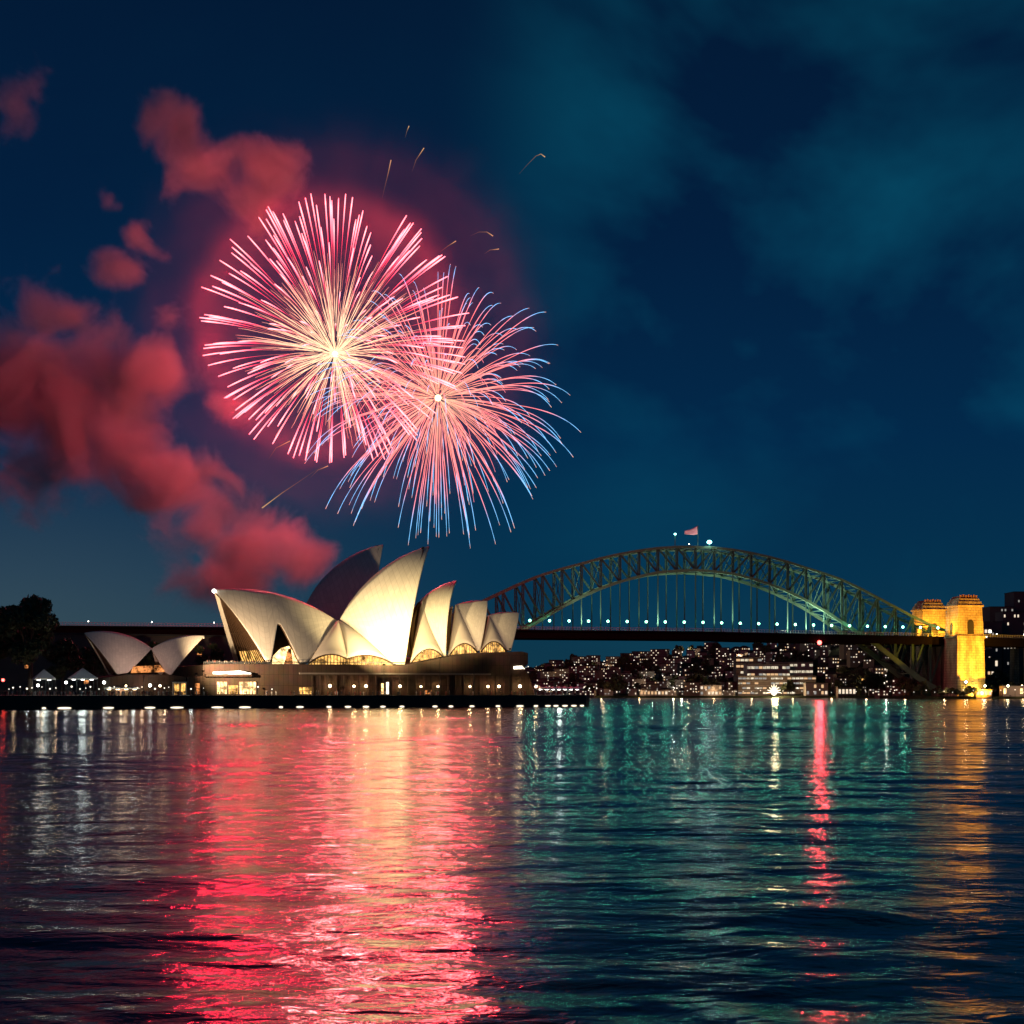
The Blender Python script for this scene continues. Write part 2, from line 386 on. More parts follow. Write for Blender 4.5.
def fit_shell(T, B, F, w, fr, mid, k0=0):
    """sphere through tip, back point and foot whose ridge passes nearest to the given point"""
    Tp, Bp, Fp = hit(*T, fr.w0), hit(*B, fr.w0), hit(*F, fr.w0 + w)
    cc, r0, n = circum(Tp, Bp, Fp)
    if n.dot(ON) < 0: n = -n
    best = None
    for k in range(k0, 120):
        rr = r0 * (1.002 + .02 * k)
        cen = cc - n * math.sqrt(rr * rr - r0 * r0)
        h = (cen - OO).dot(ON) - fr.w0
        c0 = cen - ON * h
        u, v = Tp - c0, Bp - c0
        m3 = c0 + (u + v).normalized() * u.length
        d = m3 - EYE; px, py = 512 + F_PX * d.x / d.y, HOR - F_PX * d.z / d.y
        mm = Vector(mid); a2, b2 = Vector(T), Vector(B)
        ln = (b2 - a2).normalized(); nn = Vector((-ln.y, ln.x))
        er = abs((Vector((px, py)) - a2).dot(nn) - (mm - a2).dot(nn))
        if best is None or er < best[0]: best = (er, cen, rr, c0, u, v)
    return Tp, Bp, Fp, best

def on_sphere(px, py, cen, r):
    d = ray(px, py).normalized(); oc = EYE - cen; b = oc.dot(d); q = b * b - oc.length_squared + r * r
    if q < 0: p = EYE - d * b; return cen + (p - cen).normalized() * r
    return EYE + d * (-b - math.sqrt(q))

def make_shell(parent, T, B, F, w, mid, low, fr, nu=44, nv=16, name='shell', k0=0):
    """low: (u, px, py) lower boundary between the tip (u=0) and the back point (u=1)"""
    Tp, Bp, Fp, (er, cen, rr, c0, u, v) = fit_shell(T, B, F, w, fr, mid, k0)
    om = u.angle(v)
    ridge = [c0 + (u * math.sin((1 - t) * om) + v * math.sin(t * om)) / math.sin(om) for t in [i / nu for i in range(nu + 1)]]
    keys = [(0, Tp)] + [(a, on_sphere(x, y, cen, rr)) for a, x, y in low] + [(1, Bp)]
    lower = []
    for i in range(nu + 1):
        t = i / nu
        for (a, p), (b, q) in zip(keys, keys[1:]):
            if t <= b + 1e-9: lower.append(slerp(cen, p, q, (t - a) / (b - a) if b > a else 0)); break
    V, Fc, rib, row = [], [], [], []
    g = {}
    for side in (0, 1):
        for i in range(nu + 1):
            for j in range(nv + 1):
                p = slerp(cen, lower[i], ridge[i], j / nv)
                if side: 
                    if j == nv: g[side, i, j] = g[0, i, j]; continue
                    p = fr.mirror(p)
                g[side, i, j] = len(V); V.append(p); rib.append(i / nu); row.append(j / nv)
        for i in range(nu):
            for j in range(nv):
                q = [g[side, i, j], g[side, i + 1, j], g[side, i + 1, j + 1], g[side, i, j + 1]]
                Fc.append(q if side == 0 else q[::-1])
    me = bpy.data.meshes.new(name); me.from_pydata([tuple(p) for p in V], [], Fc)
    for nm, dat in (('rib', rib), ('row', row)):
        at_ = me.attributes.new(nm, 'FLOAT', 'POINT'); at_.data.foreach_set('value', dat)
    me.polygons.foreach_set('use_smooth', [True] * len(me.polygons))
    import bmesh
    bm = bmesh.new(); bm.from_mesh(me); bmesh.ops.remove_doubles(bm, verts=bm.verts, dist=.02); bmesh.ops.recalc_face_normals(bm, faces=bm.faces)
    # make the outside face away from the sphere centre
    f0 = max(bm.faces, key=lambda f: f.calc_area())
    ce = cen if (f0.calc_center_median() - OO).dot(ON) > fr.w0 else fr.mirror(cen)
    if f0.normal.dot(f0.calc_center_median() - ce) < 0: bmesh.ops.reverse_faces(bm, faces=bm.faces)
    bm.to_mesh(me); bm.free()
    me.materials.append(M['shell']); me.materials.append(M['bronze'])
    o = bpy.data.objects.new(name, me); col.objects.link(o); o.parent = parent
    sd = o.modifiers.new('thick', 'SOLIDIFY'); sd.thickness = .9; sd.offset = -1; sd.material_offset_rim = 1
    return o, ridge, lower, keys, cen, rr

def mouth_glass(parent, lower, keyu, fr, inward, nu=44, z0=18.5, lit=True):
    """glass wall set inside a shell mouth: spans from the near rim to the far rim"""
    n = int(keyu * nu); rim = lower[:n + 1]
    mb = MB(); V, Fc = [], []
    K = 13
    for i, p in enumerate(rim):
        p = p + inward; q = fr.mirror(p); p, q = p.lerp(q, .05) - Vector((0, 0, .5)), q.lerp(p, .05) - Vector((0, 0, .5))
        sag = 1 - (i / n)
        for j in range(K + 1):
            t = j / K; x = p.lerp(q, t)
            V.append(x + inward * (.5 * math.sin(math.pi * t)))
    for i in range(n):
        for j in range(K): Fc.append((i * (K + 1) + j, i * (K + 1) + j + 1, (i + 1) * (K + 1) + j + 1, (i + 1) * (K + 1) + j))
    mb.add(V, Fc)
    gl = mb.build('glass_wall', M['glassdark'], parent, smooth=True, fix=True)
    mm = MB(); out = -inward.normalized() * .25
    for j in range(0, K + 1):
        pts = [V[i * (K + 1) + j] + out for i in range(1, n + 1, 2)]
        if len(pts) > 2: mm.tube(pts, .28, 4)
    for i in range(3, n, 5):
        mm.tube([V[i * (K + 1) + j] + out for j in range(K + 1)], .18, 4)
    mm.build('mullion', M['bronze'], gl)
    if lit:
        li = MB(); i0 = int(n * .86)
        W_ = K - 1; vs = [V[i * (K + 1) + j] + out * .6 for i in range(i0, n + 1) for j in range(1, K)]
        li.add(vs, [(a * W_ + b, a * W_ + b + 1, (a + 1) * W_ + b + 1, (a + 1) * W_ + b) for a in range(n - i0) for b in range(W_ - 1)])
        if li.f: li.build('lit_foyer', M['gold'], gl)
    return gl

def side_shell(parent, apex, l, r, ridge_pt, arch, wa, wf, fr, bulge=2.2, lit='gold', glass_h=None):
    """low side shell: two panels from one apex, their lower edges arched over lit glass"""
    A = hit(*apex, fr.w0 + wa); Lp, Rp = hit(*l, fr.w0 + wf), hit(*r, fr.w0 + wf)
    Rg = hit(*ridge_pt, fr.w0 + wf + 1.5) if ridge_pt else None
    mb = MB(); feet = [(Lp, Rg, arch[0]), (Rg, Rp, arch[1])] if Rg else [(Lp, Rp, arch[0])]
    lits = []
    for a, b, hgt in feet:
        n, k = 12, 10
        nrm = (b - a).cross(A - a).normalized()
        if nrm.dot(ON) < 0: nrm = -nrm
        V, Fc = [], []
        edge = [a.lerp(b, i / n) + Vector((0, 0, hgt * (1 - (2 * i / n - 1) ** 2))) for i in range(n + 1)]
        for i in range(n + 1):
            for j in range(k + 1):
                t = j / k; p = edge[i].lerp(A, t)
                V.append(p + nrm * bulge * 4 * t * (1 - t) * (.35 + .65 * (1 - (2 * i / n - 1) ** 2)))
        for i in range(n):
            for j in range(k): Fc.append((i * (k + 1) + j, i * (k + 1) + j + 1, (i + 1) * (k + 1) + j + 1, (i + 1) * (k + 1) + j))
        mb.add(V, Fc); lits.append((a, b, edge, nrm))
    o = mb.build('side_shell', [M['shell'], M['bronze']], parent, smooth=True)
    m3 = MB(); m3.add([tuple(fr.mirror(Vector(v))) for v in mb.v], [tuple(reversed(q)) for q in mb.f])
    for ob in (o, m3.build('side_shell', [M['shell'], M['bronze']], parent, smooth=True)):
        sd = ob.modifiers.new('thick', 'SOLIDIFY'); sd.thickness = .8; sd.offset = 0; sd.material_offset_rim = 1
    for a, b, edge, nrm in lits:
        back = Vector((-nrm.x, -nrm.y, 0)).normalized() * 1.2
        mb = MB(); m2 = MB(); n = len(edge)
        base = min(a.z, b.z) - .6
        for i in range(n - 1):
            p, q = edge[i] + back, edge[i + 1] + back
            mb.add([(p.x, p.y, base), (q.x, q.y, base), q + Vector((0, 0, .7)), p + Vector((0, 0, .7))], [(0, 1, 2, 3)])
            m2.bar((p.x - back.x * .2, p.y - back.y * .2, base), p - back * .2, .28)
        g = mb.build('lit_window', M[lit], o, fix=True); m2.build('mullion', M['bronze'], g)
    return o

opera = empty('opera_house', ow(0, 0, QZ), 0, label='white sail-shelled opera house lit gold on the black quay', cat='opera house')
opera.location = (0, 0, 0)
hall1, hall2 = Frame(0), Frame(-46)
IN = OD
# big sail facing left (south), with the side opening cut in its lower edge
A_ = make_shell(opera, (213.5, 590), (338, 621.5), (286, 664), 25, (272, 594),
                [(.30, 266, 662), (.36, 271, 662), (.44, 278, 620), (.56, 299, 663), (.62, 307, 664)], hall1)
mouth_glass(opera, A_[2], .30, hall1, OD * 2.2)
# glass inside the side opening of the left sail
def tri_glass(parent, pts, w, m, name='lit_window', mull=5):
    ys_ = [y for _, y in pts]; P = [hit(x, y, w + (y - 664) / 46 * 15) for x, y in pts]; mb = MB(); mb.add(P, [tuple(range(len(P)))])
    g = mb.build(name, M[m], parent, fix=True); return g
tri_glass(opera, [(266, 664), (276, 619), (280, 619), (303, 664)], 17, 'glassdark', 'glass_wall')
tri_glass(opera, [(272, 664), (273, 656), (281, 648), (289, 646), (296, 655), (299, 664)], 17.8, 'warm')
tri_glass(opera, [(284, 664), (288, 649), (291, 648), (293, 664)], 18.1, 'amberdim')
# tallest sail facing right
C_ = make_shell(opera, (429, 546), (339, 621), (400, 664), 24, (379, 571), [(.52, 405, 664.5), (.60, 395, 664.5), (.72, 383, 656)], hall1)
mouth_glass(opera, C_[2], .52, hall1, -OD * 2.2)
# its neighbour of the far hall
D_ = make_shell(opera, (383, 544.5), (305, 606), (362, 664), 19, (336, 566), [(.55, 366, 664), (.62, 356, 664)], hall2)
mouth_glass(opera, D_[2], .55, hall2, -OD * 2.2)
# the following sails
E_ = make_shell(opera, (456.5, 580.5), (420, 601), (444, 658), 18, (436, 585.5), [(.55, 446, 657.5), (.62, 441, 656)], hall1, k0=30)
mouth_glass(opera, E_[2], .58, hall1, -OD * 1.8)
F_ = make_shell(opera, (487.5, 601), (455, 605), (478, 652), 14, (470, 601), [(.55, 480, 651), (.61, 477, 651)], hall1, k0=30)
mouth_glass(opera, F_[2], .58, hall1, -OD * 1.6)
G_ = make_shell(opera, (519, 613), (487, 616), (508, 651), 11, (503, 612.5), [(.55, 511, 651), (.62, 503, 649)], hall1, k0=30)
mouth_glass(opera, G_[2], .55, hall1, -OD * 1.5, lit=False)
# side shells between the sails
side_shell(opera, (338, 621), (308, 664), (394, 664.5), (347, 659), (2.8, 2.6), 1, 22, hall1, 2.0, 'gold')
side_shell(opera, (422, 602), (410, 665), (443, 657), None, (5.0,), 2, 19, hall1, 1.0, 'gold')
side_shell(opera, (456, 606), (448, 658), (477, 652), None, (5.0,), 2, 15.5, hall1, .9, 'gold')
side_shell(opera, (489, 617), (481, 652), (506, 651), None, (4.4,), 1, 12, hall1, .8, 'gold')

# podium
def podium_mat():
    m = bpy.data.materials.new('podium_panels'); m.use_nodes = True; t = m.node_tree; b = t.nodes['Principled BSDF']; b.inputs['Roughness'].default_value = .8; b.inputs['Specular IOR Level'].default_value = .2
    tc = nd(t, 'ShaderNodeTexCoord'); mp = nd(t, 'ShaderNodeMapping'); mp.inputs['Rotation'].default_value = (R(90), 0, 0)
    sx = nd(t, 'ShaderNodeSeparateXYZ'); cb = nd(t, 'ShaderNodeCombineXYZ'); t.links.new(tc.outputs['Object'], sx.inputs[0])
    t.links.new(sx.outputs['X'], cb.inputs['X']); t.links.new(sx.outputs['Z'], cb.inputs['Y'])
    br = nd(t, 'ShaderNodeTexBrick', i_Scale=1.0); br.inputs['Brick Width'].default_value = 1.8; br.inputs['Row Height'].default_value = 4.4; br.inputs['Mortar Size'].default_value = .06; br.offset = 0
    br.inputs['Color1'].default_value = (.085, .050, .034, 1); br.inputs['Color2'].default_value = (.066, .040, .028, 1); br.inputs['Mortar'].default_value = (.028, .018, .013, 1)
    t.links.new(cb.outputs[0], br.inputs['Vector'])
    nz = nd(t, 'ShaderNodeTexNoise', i_Scale=.25, i_Detail=6.0); t.links.new(tc.outputs['Object'], nz.inputs['Vector'])
    mx = nd(t, 'ShaderNodeMix', data_type='RGBA'); mx.blend_type = 'MULTIPLY'; mx.inputs['Factor'].default_value = .6
    t.links.new(br.outputs['Color'], mx.inputs['A']); t.links.new(nz.outputs['Color'], mx.inputs['B']); t.links.new(mx.outputs['Result'], b.inputs['Base Color'])
    return m
M['podium'] = podium_mat()
PW = 31
def prof(pts, w0, depth, name, m, parent):
    mb = MB(); mb.prism([hit(x, y, w0) for x, y in pts], -ON * depth); return mb.build(name, M[m], parent, fix=True)
pod = prof([(187, 695.5), (187, 677), (203, 676), (203, 665), (213, 664), (346, 664.5), (404, 665.5), (430, 660.5), (455, 655.5), (480, 652.5), (522, 651.5), (528, 653), (528, 664), (524, 668), (531, 681), (534.5, 695.5)], PW, 95, 'podium', 'podium', opera)
prof([(300, 674.2), (300, 672.6), (491, 673.4), (491, 675)], PW + 1.6, 1.5, 'ledge', 'paving', pod)
prof([(206, 676.5), (206, 674.2), (252, 674.2), (252, 676.5)], PW + 3, 3, 'awning', 'podium', pod)
prof([(213, 674.2), (213, 671.8), (226, 671.4), (241, 670.6), (251, 673), (251, 674.2)], PW + 2.6, .4, 'glowing_canopy_edge', 'white', pod)  # lit edge of the canopy, its light put in as a glowing strip
prof([(514, 669), (514, 666.5), (522, 665.5), (525, 669)], PW + .5, .4, 'lit_window', 'white', pod)
def window(px0, py0, px1, py1, w, m, parent, bars=3):
    mb = MB(); mb.prism([hit(px0, py1, w), hit(px0, py0, w), hit(px1, py0, w), hit(px1, py1, w)], -ON * .3)
    o = mb.build('lit_window', M[m], parent, fix=True); m2 = MB()
    for i in range(bars + 1):
        x = px0 + (px1 - px0) * i / bars; m2.bar(hit(x, py0, w + .12), hit(x, py1, w + .12), .22)
    m2.bar(hit(px0, py0, w + .12), hit(px1, py0, w + .12), .25); m2.bar(hit(px0, (py0 + py1) / 2, w + .12), hit(px1, (py0 + py1) / 2, w + .12), .16)
    m2.build('frame', M['bronze'], o); return o
for a in ((195, 683, 200, 694, 'amberdim', 1), (217, 681.5, 227, 694, 'warm', 3), (228.5, 685, 238, 694, 'gold', 3), (239.5, 681.5, 256, 694, 'warm', 5), (299, 687, 313, 694, 'gold', 4),
          (381, 683, 384.5, 694, 'warm', 1), (386, 682, 389, 694, 'white', 1), (425, 690, 433, 694, 'amberdim', 3)):
    window(a[0], a[1], a[2], a[3], PW + .35, a[4], pod, a[5])
for px in range(312, 524, 8):
    mb = MB(); mb.prism([hit(px, 694.6, PW + .5), hit(px, 675.6, PW + .5), hit(px + 1.3, 675.6, PW + .5), hit(px + 1.3, 694.6, PW + .5)], -ON * .45); mb.build('pilaster', M['podium'], pod, fix=True)
# balustrade on the podium edge
mb = MB()
for x in range(204, 404, 2): mb.bar(hit(x, 664.5, PW - 1), hit(x, 661.9, PW - 1), .12)
mb.bar(hit(204, 661.9, PW - 1), hit(404, 662.6, PW - 1), .2)
mb.build('balustrade', M['dark'], pod)
# bright rim cap on the tip of the left sail
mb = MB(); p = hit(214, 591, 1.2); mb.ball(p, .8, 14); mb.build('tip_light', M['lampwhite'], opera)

# floodlights that light the sails, on added masts that clear the podium edge
def floodlight(s, w, H, target, power, color, angle=50, label='', cat='floodlight'):
    p = ow(s, w, QZ)
    o = empty('added_floodlight_mast', p, TH, label=label, cat=cat, group='added slim floodlight masts on the opera quay')
    mb = MB(); mb.lathe([(.16, 0), (.09, H)], 8); mb.build('mast', M['dark'], o)
    mb = MB(); mb.bar((-.5, 0, H + .25), (.5, 0, H + .25), .5, .5); mb.build('housing', M['dark'], o)
    l = lamp('flood_beam', ow(s, w, QZ + H + .9), power, color, .6, None, 'SPOT', target, angle, 1)
    l.parent = o; l.matrix_parent_inverse = (Matrix.Translation(p) @ Matrix.Rotation(TH, 4, 'Z')).inverted()
    return o
WARM = (1, .77, .38)
floodlight(hs(384, 50), 50, 12, hit(388, 600, 12), 5.2e5, WARM, 104, 'added slim floodlight mast before the tallest sail')
floodlight(hs(203, 50), 50, 9, hit(290, 622, 16), 3.7e5, (1, .72, .44), 116, 'added slim floodlight mast before the big left sail')
floodlight(hs(440, 50), 50, 15, hit(442, 614, 12), 9.5e4, WARM, 90, 'added slim floodlight mast before the second sail')
floodlight(hs(474, 50), 50, 19, hit(472, 622, 10), 5e4, (1, .70, .42), 62, 'added slim floodlight mast before the third sail')
floodlight(hs(510, 50), 50, 19, hit(504, 626, 10), 1.1e4, (1, .60, .48), 88, 'added slim floodlight mast before the last small sail')
floodlight(hs(196, 50), 50, 8, hit(222, 628, 0), 5.0e4, (1, .66, .30), 50, 'added slim floodlight mast before the left glass wall')
floodlight(hs(144, 50), 50, 7, hit(142, 640, 20), 1.7e4, (1, .62, .52), 90, 'added slim floodlight mast before the shell pavilion')
#@@PAVILION
# ------------------------------------------------------------------ low two-shell pavilion on the left
pav = empty('shell_pavilion', (0, 0, 0), label='low pavilion of two pale shells left of the opera house', cat='pavilion')
hall3 = Frame(20)
P1 = make_shell(pav, (84, 633), (152, 648.5), (120, 674), 9, (118, 636.5), [(.42, 117, 674.5), (.58, 128, 673), (.80, 139, 662)], hall3)
mouth_glass(pav, P1[2], .42, hall3, OD * 1.2, lit=False)
P2 = make_shell(pav, (205, 636), (151, 649), (168, 675), 8, (178, 638), [(.45, 171, 675.5), (.56, 164, 672), (.75, 158, 660)], hall3)
mouth_glass(pav, P2[2], .45, hall3, -OD * 1.2, lit=False)
prof([(131, 673), (133, 666.5), (160, 665), (165, 672)], 27.4, .5, 'lit_window', 'amberdim', pav)
prof([(108, 695.5), (110, 677), (128, 674.5), (170, 674.5), (186, 677), (188, 695.5)], 30.8, 38, 'podium', 'podium', pav)
#@@QUAYLIFE
# ------------------------------------------------------------------ lamps, tents, people and trees on the quay
def post_lamp(name, p, h, m, r, label, cat, group, power=0, color=(1, .7, .35), lrad=.4):
    o = empty(name, p, 0, label=label, cat=cat, group=group)
    mb = MB(); mb.lathe([(.22, 0), (.22, .3), (.10, .45), (.07, h - .1), (.12, h)], 8); mb.build('post', M['dark'], o)
    mb = MB(); mb.ball((0, 0, h + r * .9), r, 12); mb.build('globe', M[m], o, smooth=True)
    if power: lamp('glow', (0, 0, h + r * .9), power, color, max(lrad, r * 1.05), o)
    return o
first = None
# (px, brightness, what stands next to it)
for px, k, r_, hint in ((330, 1, .62, 'farthest left along the opera podium wall'), (354, .8, .5, 'second from the left along the opera podium wall'), (366, 1, .6, 'just left of the bright podium doors'),
                    (400, .9, .55, 'just right of the bright podium doors'), (421, .6, .42, 'small, right of the tallest sail'), (438, .7, .46, 'small, below the second sail'),
                    (470, .7, .46, 'alone below the third sail'), (488, .7, .5, 'left of a close pair below the last sail'), (499, .8, .56, 'right of a close pair below the last sail'),
                    (520, 1, .66, 'large, near the right end of the podium'), (536, .7, .5, 'beyond the right corner of the podium')):
    post_lamp('promenade_lamp', ow(hs(px, 33), 33, QZ), 3.2, 'lampwarm', r_, 'warm globe lamp on a post, ' + hint, 'street lamp', 'warm lamps along the promenade', 5200 * k * k, (1, .58, .24))
# glowing ovals in place of lamp reflections at the waterline; their fixtures are added
for i, (px, wd) in enumerate(((44, 1.5), (64.5, 5), (108.5, 4), (150, 4), (177, 5), (217.5, 4.6), (245, 4.6), (281, 1.6), (300, 3), (329, 2), (348, 2.6), (366, 2.6), (383, 2.2), (402, 2),
                          (435, 2.2), (451, 2), (472, 2.2), (498, 2), (520, 3.4), (536, 2), (548, 2.6), (556, 2.4), (565, 2.6), (574, 2.6), (582, 2))):
    p = ow(hs(px, QW + .2), QW + .15, .38)
    o = empty('reflection_oval', p, TH, label='flat white glowing oval standing for a lamp reflection at the foot of the seawall', cat='painted reflection', group='glowing lamp reflections along the foot of the seawall')
    mb = MB(); mb.box((0, .1, 0), (wd * .8, .2, .5)); mb.build('housing', M['dark'], o)
    mb = MB(); mb.prism([(wd * .5 * math.cos(a_), -.12, .34 * math.sin(a_)) for a_ in [2 * math.pi * k_ / 16 for k_ in range(16)]], (0, .2, 0)); mb.build('lens', M['reflection'], o, fix=True)

def marquee(px0, px1, w_, h, depth, m_under, label, cat='marquee', z=QZ, poles=4, pitch=1.2, peaks=1):
    a, b = hs(px0, w_), hs(px1, w_); o = empty('marquee', ow((a + b) / 2, w_, z), TH, label=label, cat=cat)
    W = b - a; mb = MB()
    for k in range(peaks):
        x0, x1 = -W / 2 + W * k / peaks, -W / 2 + W * (k + 1) / peaks; xm = (x0 + x1) / 2
        v = [(x0, 0, h), (x1, 0, h), (x1, depth, h), (x0, depth, h), (xm, depth / 2, h + pitch)]
        mb.add(v + [(x, y, zz - .35) for x, y, zz in v[:4]], [(0, 1, 4), (1, 2, 4), (2, 3, 4), (3, 0, 4), (0, 5, 6, 1), (1, 6, 7, 2), (2, 7, 8, 3), (3, 8, 5, 0)])
    mb.build('roof', M['canvas'], o)
    for i in range(poles):
        for y in (.2, depth - .2):
            q = MB(); q.bar((-W / 2 + .2 + (W - .4) * i / (poles - 1), y, 0), (-W / 2 + .2 + (W - .4) * i / (poles - 1), y, h - .05), .14); q.build('pole', M['dark'], o)
    q = MB()
    for i in range(max(2, int(W / 3))): q.box((-W / 2 + W * (i + .5) / max(2, int(W / 3)), depth * .5, h - .55), (1.2, .5, .18))
    q.build('strip_light', M[m_under], o)
    lamp('glow', (0, depth * .4, h - .9), 700 * W / 8, (1, .78, .5) if m_under != 'lampwhite' else (.85, 1, .92), 1.0, o)
    return o
marquee(35, 56, 26, 6.4, 9, 'lampwhite', 'pale blue-grey marquee beside the big dark tree', peaks=1, pitch=3.6)
marquee(71, 98, 26, 6.6, 9, 'lampwhite', 'pale blue-grey marquee left of the two-shell pavilion', peaks=1, pitch=4)
marquee(106, 140, 34, 2.8, 5, 'lampwarm', 'low warm-lit awning before the two-shell pavilion', peaks=4, pitch=.5)
marquee(541, 584, 33, 2.9, 7, 'lampwhite', 'long white marquee with a scalloped roof on the quay tip', peaks=7, poles=9, pitch=.9)
# terrace stair kiosk, brightly lit
kiosk = empty('kiosk', ow(hs(180, 32), 32, QZ), TH, label='brightly lit golden kiosk left of the opera podium', cat='kiosk')
mb = MB(); mb.box((0, 3, 2.6), (5.4, 5, 5.2)); mb.build('wall', M['wallpale'], kiosk)
mb = MB(); mb.box((0, 3, 5.35), (6.2, 6, .3)); mb.build('roof', M['dark'], kiosk)
mb = MB(); mb.box((-1.2, .4, 2.5), (2.0, .2, 4.2)); mb.box((1.3, .4, 2.5), (1.8, .2, 4.2)); g_ = mb.build('lit_window', M['gold'], kiosk)
mb = MB(); [mb.box((x, .25, 2.5), (.12, .1, 4.2)) for x in (-2.2, -1.2, -.2, .4, 1.3, 2.2)]; mb.build('frame', M['bronze'], g_)
for px, m_, r_, lb in ((38, 'lampwhite', .5, 'white globe lamp at the left marquee'), (66, 'lampwhite', .5, 'bright white globe lamp between the two marquees'), (104, 'lampwhite', .56, 'brightest white globe lamp left of the low awning'),
                   (150, 'lampwhite', .6, 'white globe lamp right of the low awning'), (3, 'lampred', .55, 'red lamp at the far left under the big tree'), (126, 'lampwarm', .35, 'small warm lamp over the low awning'), (160, 'lampwarm', .45, 'warm globe lamp left of the golden kiosk')):
    hgt = 5.2 if m_ == 'lampred' else (4.4 if px in (66, 104) else 3.3)
    post_lamp('quay_lamp', ow(hs(px, 36), 36, QZ), hgt, m_, r_, lb, 'street lamp', 'lamps by the marquees', 500 if m_ != 'lampred' else 900, {'lampwhite': (.88, 1, .94), 'lampred': (1, .08, .05), 'lampwarm': (1, .62, .28)}[m_])
for k, px in enumerate((9, 14, 22, 27, 33, 44, 50, 57, 74, 80, 87, 93, 99, 111, 117, 133, 139, 145, 155, 166, 172, 191, 205, 262, 272)):
    o = post_lamp('cafe_lamp', ow(hs(px, 39), 39 - (k % 3) * 3, QZ), 2.2 + .4 * (k % 3), 'lampsmall', (.18, .3, .22, .36, .25)[k % 5], 'small glowing globe on a thin post along the quay cafes', 'lantern', 'small lanterns along the cafe terrace', 420 if k % 2 else 0, (1, .72, .42) if k % 3 else (.8, 1, .95))
# people strolling on the quay and the terrace: a crowd that reads as one mass
def figure(mb, x, y, z, h, rz, mi):
    k = h / 1.72; lean = rng.uniform(-.05, .05); gait = rng.uniform(.05, .2)
    c, s_ = math.cos(rz), math.sin(rz)
    P = lambda a, b, zz: (x + (a * c - b * s_) * k, y + (a * s_ + b * c) * k, z + zz * k)
    for sd in (-1, 1):
        mb.tube([P(sd * .09, sd * gait, 0), P(sd * .10, sd * gait * .5, .46), P(sd * .09, 0, .88)], [.06, .07, .09], 5, mi)
        mb.tube([P(sd * .20, 0, 1.40), P(sd * .25, -sd * gait, 1.10), P(sd * .24, -sd * gait + .08, .84)], [.055, .05, .04], 5, mi)
    mb.tube([P(0, 0, .84), P(0, lean, 1.10), P(0, lean, 1.38), P(0, lean, 1.48)], [.17, .15, .19, .07], 7, mi)
    mb.ball(P(0, lean + .02, 1.60), .115 * k, 8, 3, 1.15)
skinm = mat('skin', (.35, .22, .16), .6, 0, .2, 3)
cm = [mat('clothes_dark', (.04, .04, .05), .9), mat('clothes_pale', (.45, .43, .40), .9), mat('clothes_red', (.28, .06, .05), .9), skinm]
mb = MB()
for i in range(230):
    u_ = rng.random(); px = 2 + 184 * u_ if rng.random() < .62 else rng.uniform(188, 585); w_ = rng.uniform(36, 50)
    p = ow(hs(px, w_), w_, QZ); figure(mb, p.x, p.y, p.z, rng.uniform(1.55, 1.85), rng.uniform(0, 6.28), rng.randrange(3))
for i in range(70):
    px = rng.uniform(206, 270); w_ = rng.uniform(20, 25); p = ow(hs(px, w_), w_, hit(250, 664.4, PW).z); figure(mb, p.x, p.y, p.z, rng.uniform(1.55, 1.85), rng.uniform(0, 6.28), rng.randrange(3))
tag(mb.build('crowd', cm), 'people strolling on the quay and the opera terrace', 'crowd', kind='stuff')

def leaf_crown(blobs, n, size, seed):
    """many small leaf clumps through the crown's volume"""
    r = np.random.default_rng(seed); b = np.array([x[:3] for x in blobs]); rad = np.array([x[3] for x in blobs])
    idx = r.choice(len(blobs), n, p=rad ** 2 / (rad ** 2).sum()); d = r.normal(size=(n, 3)); d /= np.linalg.norm(d, axis=1)[:, None]
    c = b[idx] + d * (rad[idx] * (.45 + .6 * r.random(n) ** .6))[:, None] * np.array([1, 1, .8])
    a1 = r.normal(size=(n, 3)); a1 /= np.linalg.norm(a1, axis=1)[:, None]; a2 = np.cross(a1, r.normal(size=(n, 3))); a2 /= np.linalg.norm(a2, axis=1)[:, None]
    s1 = size * (.5 + r.random(n))[:, None]
    v = np.stack([c - a1 * s1, c + a2 * s1 * .5, c + a1 * s1, c - a2 * s1 * .5], 1).reshape(-1, 3)
    me = bpy.data.meshes.new('crown'); me.from_pydata(v.tolist(), [], np.arange(4 * n).reshape(n, 4).tolist()); me.materials.append(M['leaf'])
    return me
def tree_mesh(h, cw, seed, n=2600, size=.7):
    r = random.Random(seed); blobs = []
    for i in range(15):
        a = r.uniform(0, 6.28); q = r.random() ** .5; z = r.uniform(.42, .92)
        k = (1 - abs(z - .6) * 1.5); blobs.append((math.cos(a) * q * cw * .38 * max(.35, k + .2), math.sin(a) * q * cw * .38 * max(.35, k + .2), z * h, cw * r.uniform(.11, .2)))
    me = leaf_crown(blobs, n, size, seed)
    mb = MB(); mb.tube([(0, 0, -.4), (.1, 0, h * .2), (.3, .1, h * .42), (.2, 0, h * .62)], [h * .035, h * .026, h * .018, h * .008], 8)
    for bl in blobs[:8]: mb.tube([(.2, 0, h * .3), (bl[0] * .5, bl[1] * .5, (h * .3 + bl[2]) / 2 + h * .03), bl[:3]], [h * .013, h * .009, h * .004], 6)
    return me, mb
def tree(name, p, h, cw, seed, label, cat='tree', group=None, n=2600, size=.7):
    o = empty(name, p, 0, label=label, cat=cat, group=group); me, mb = tree_mesh(h, cw, seed, n, size)
    c = bpy.data.objects.new('crown', me); col.objects.link(c); c.parent = o; mb.build('trunk', M['bark'], o, smooth=True); return o
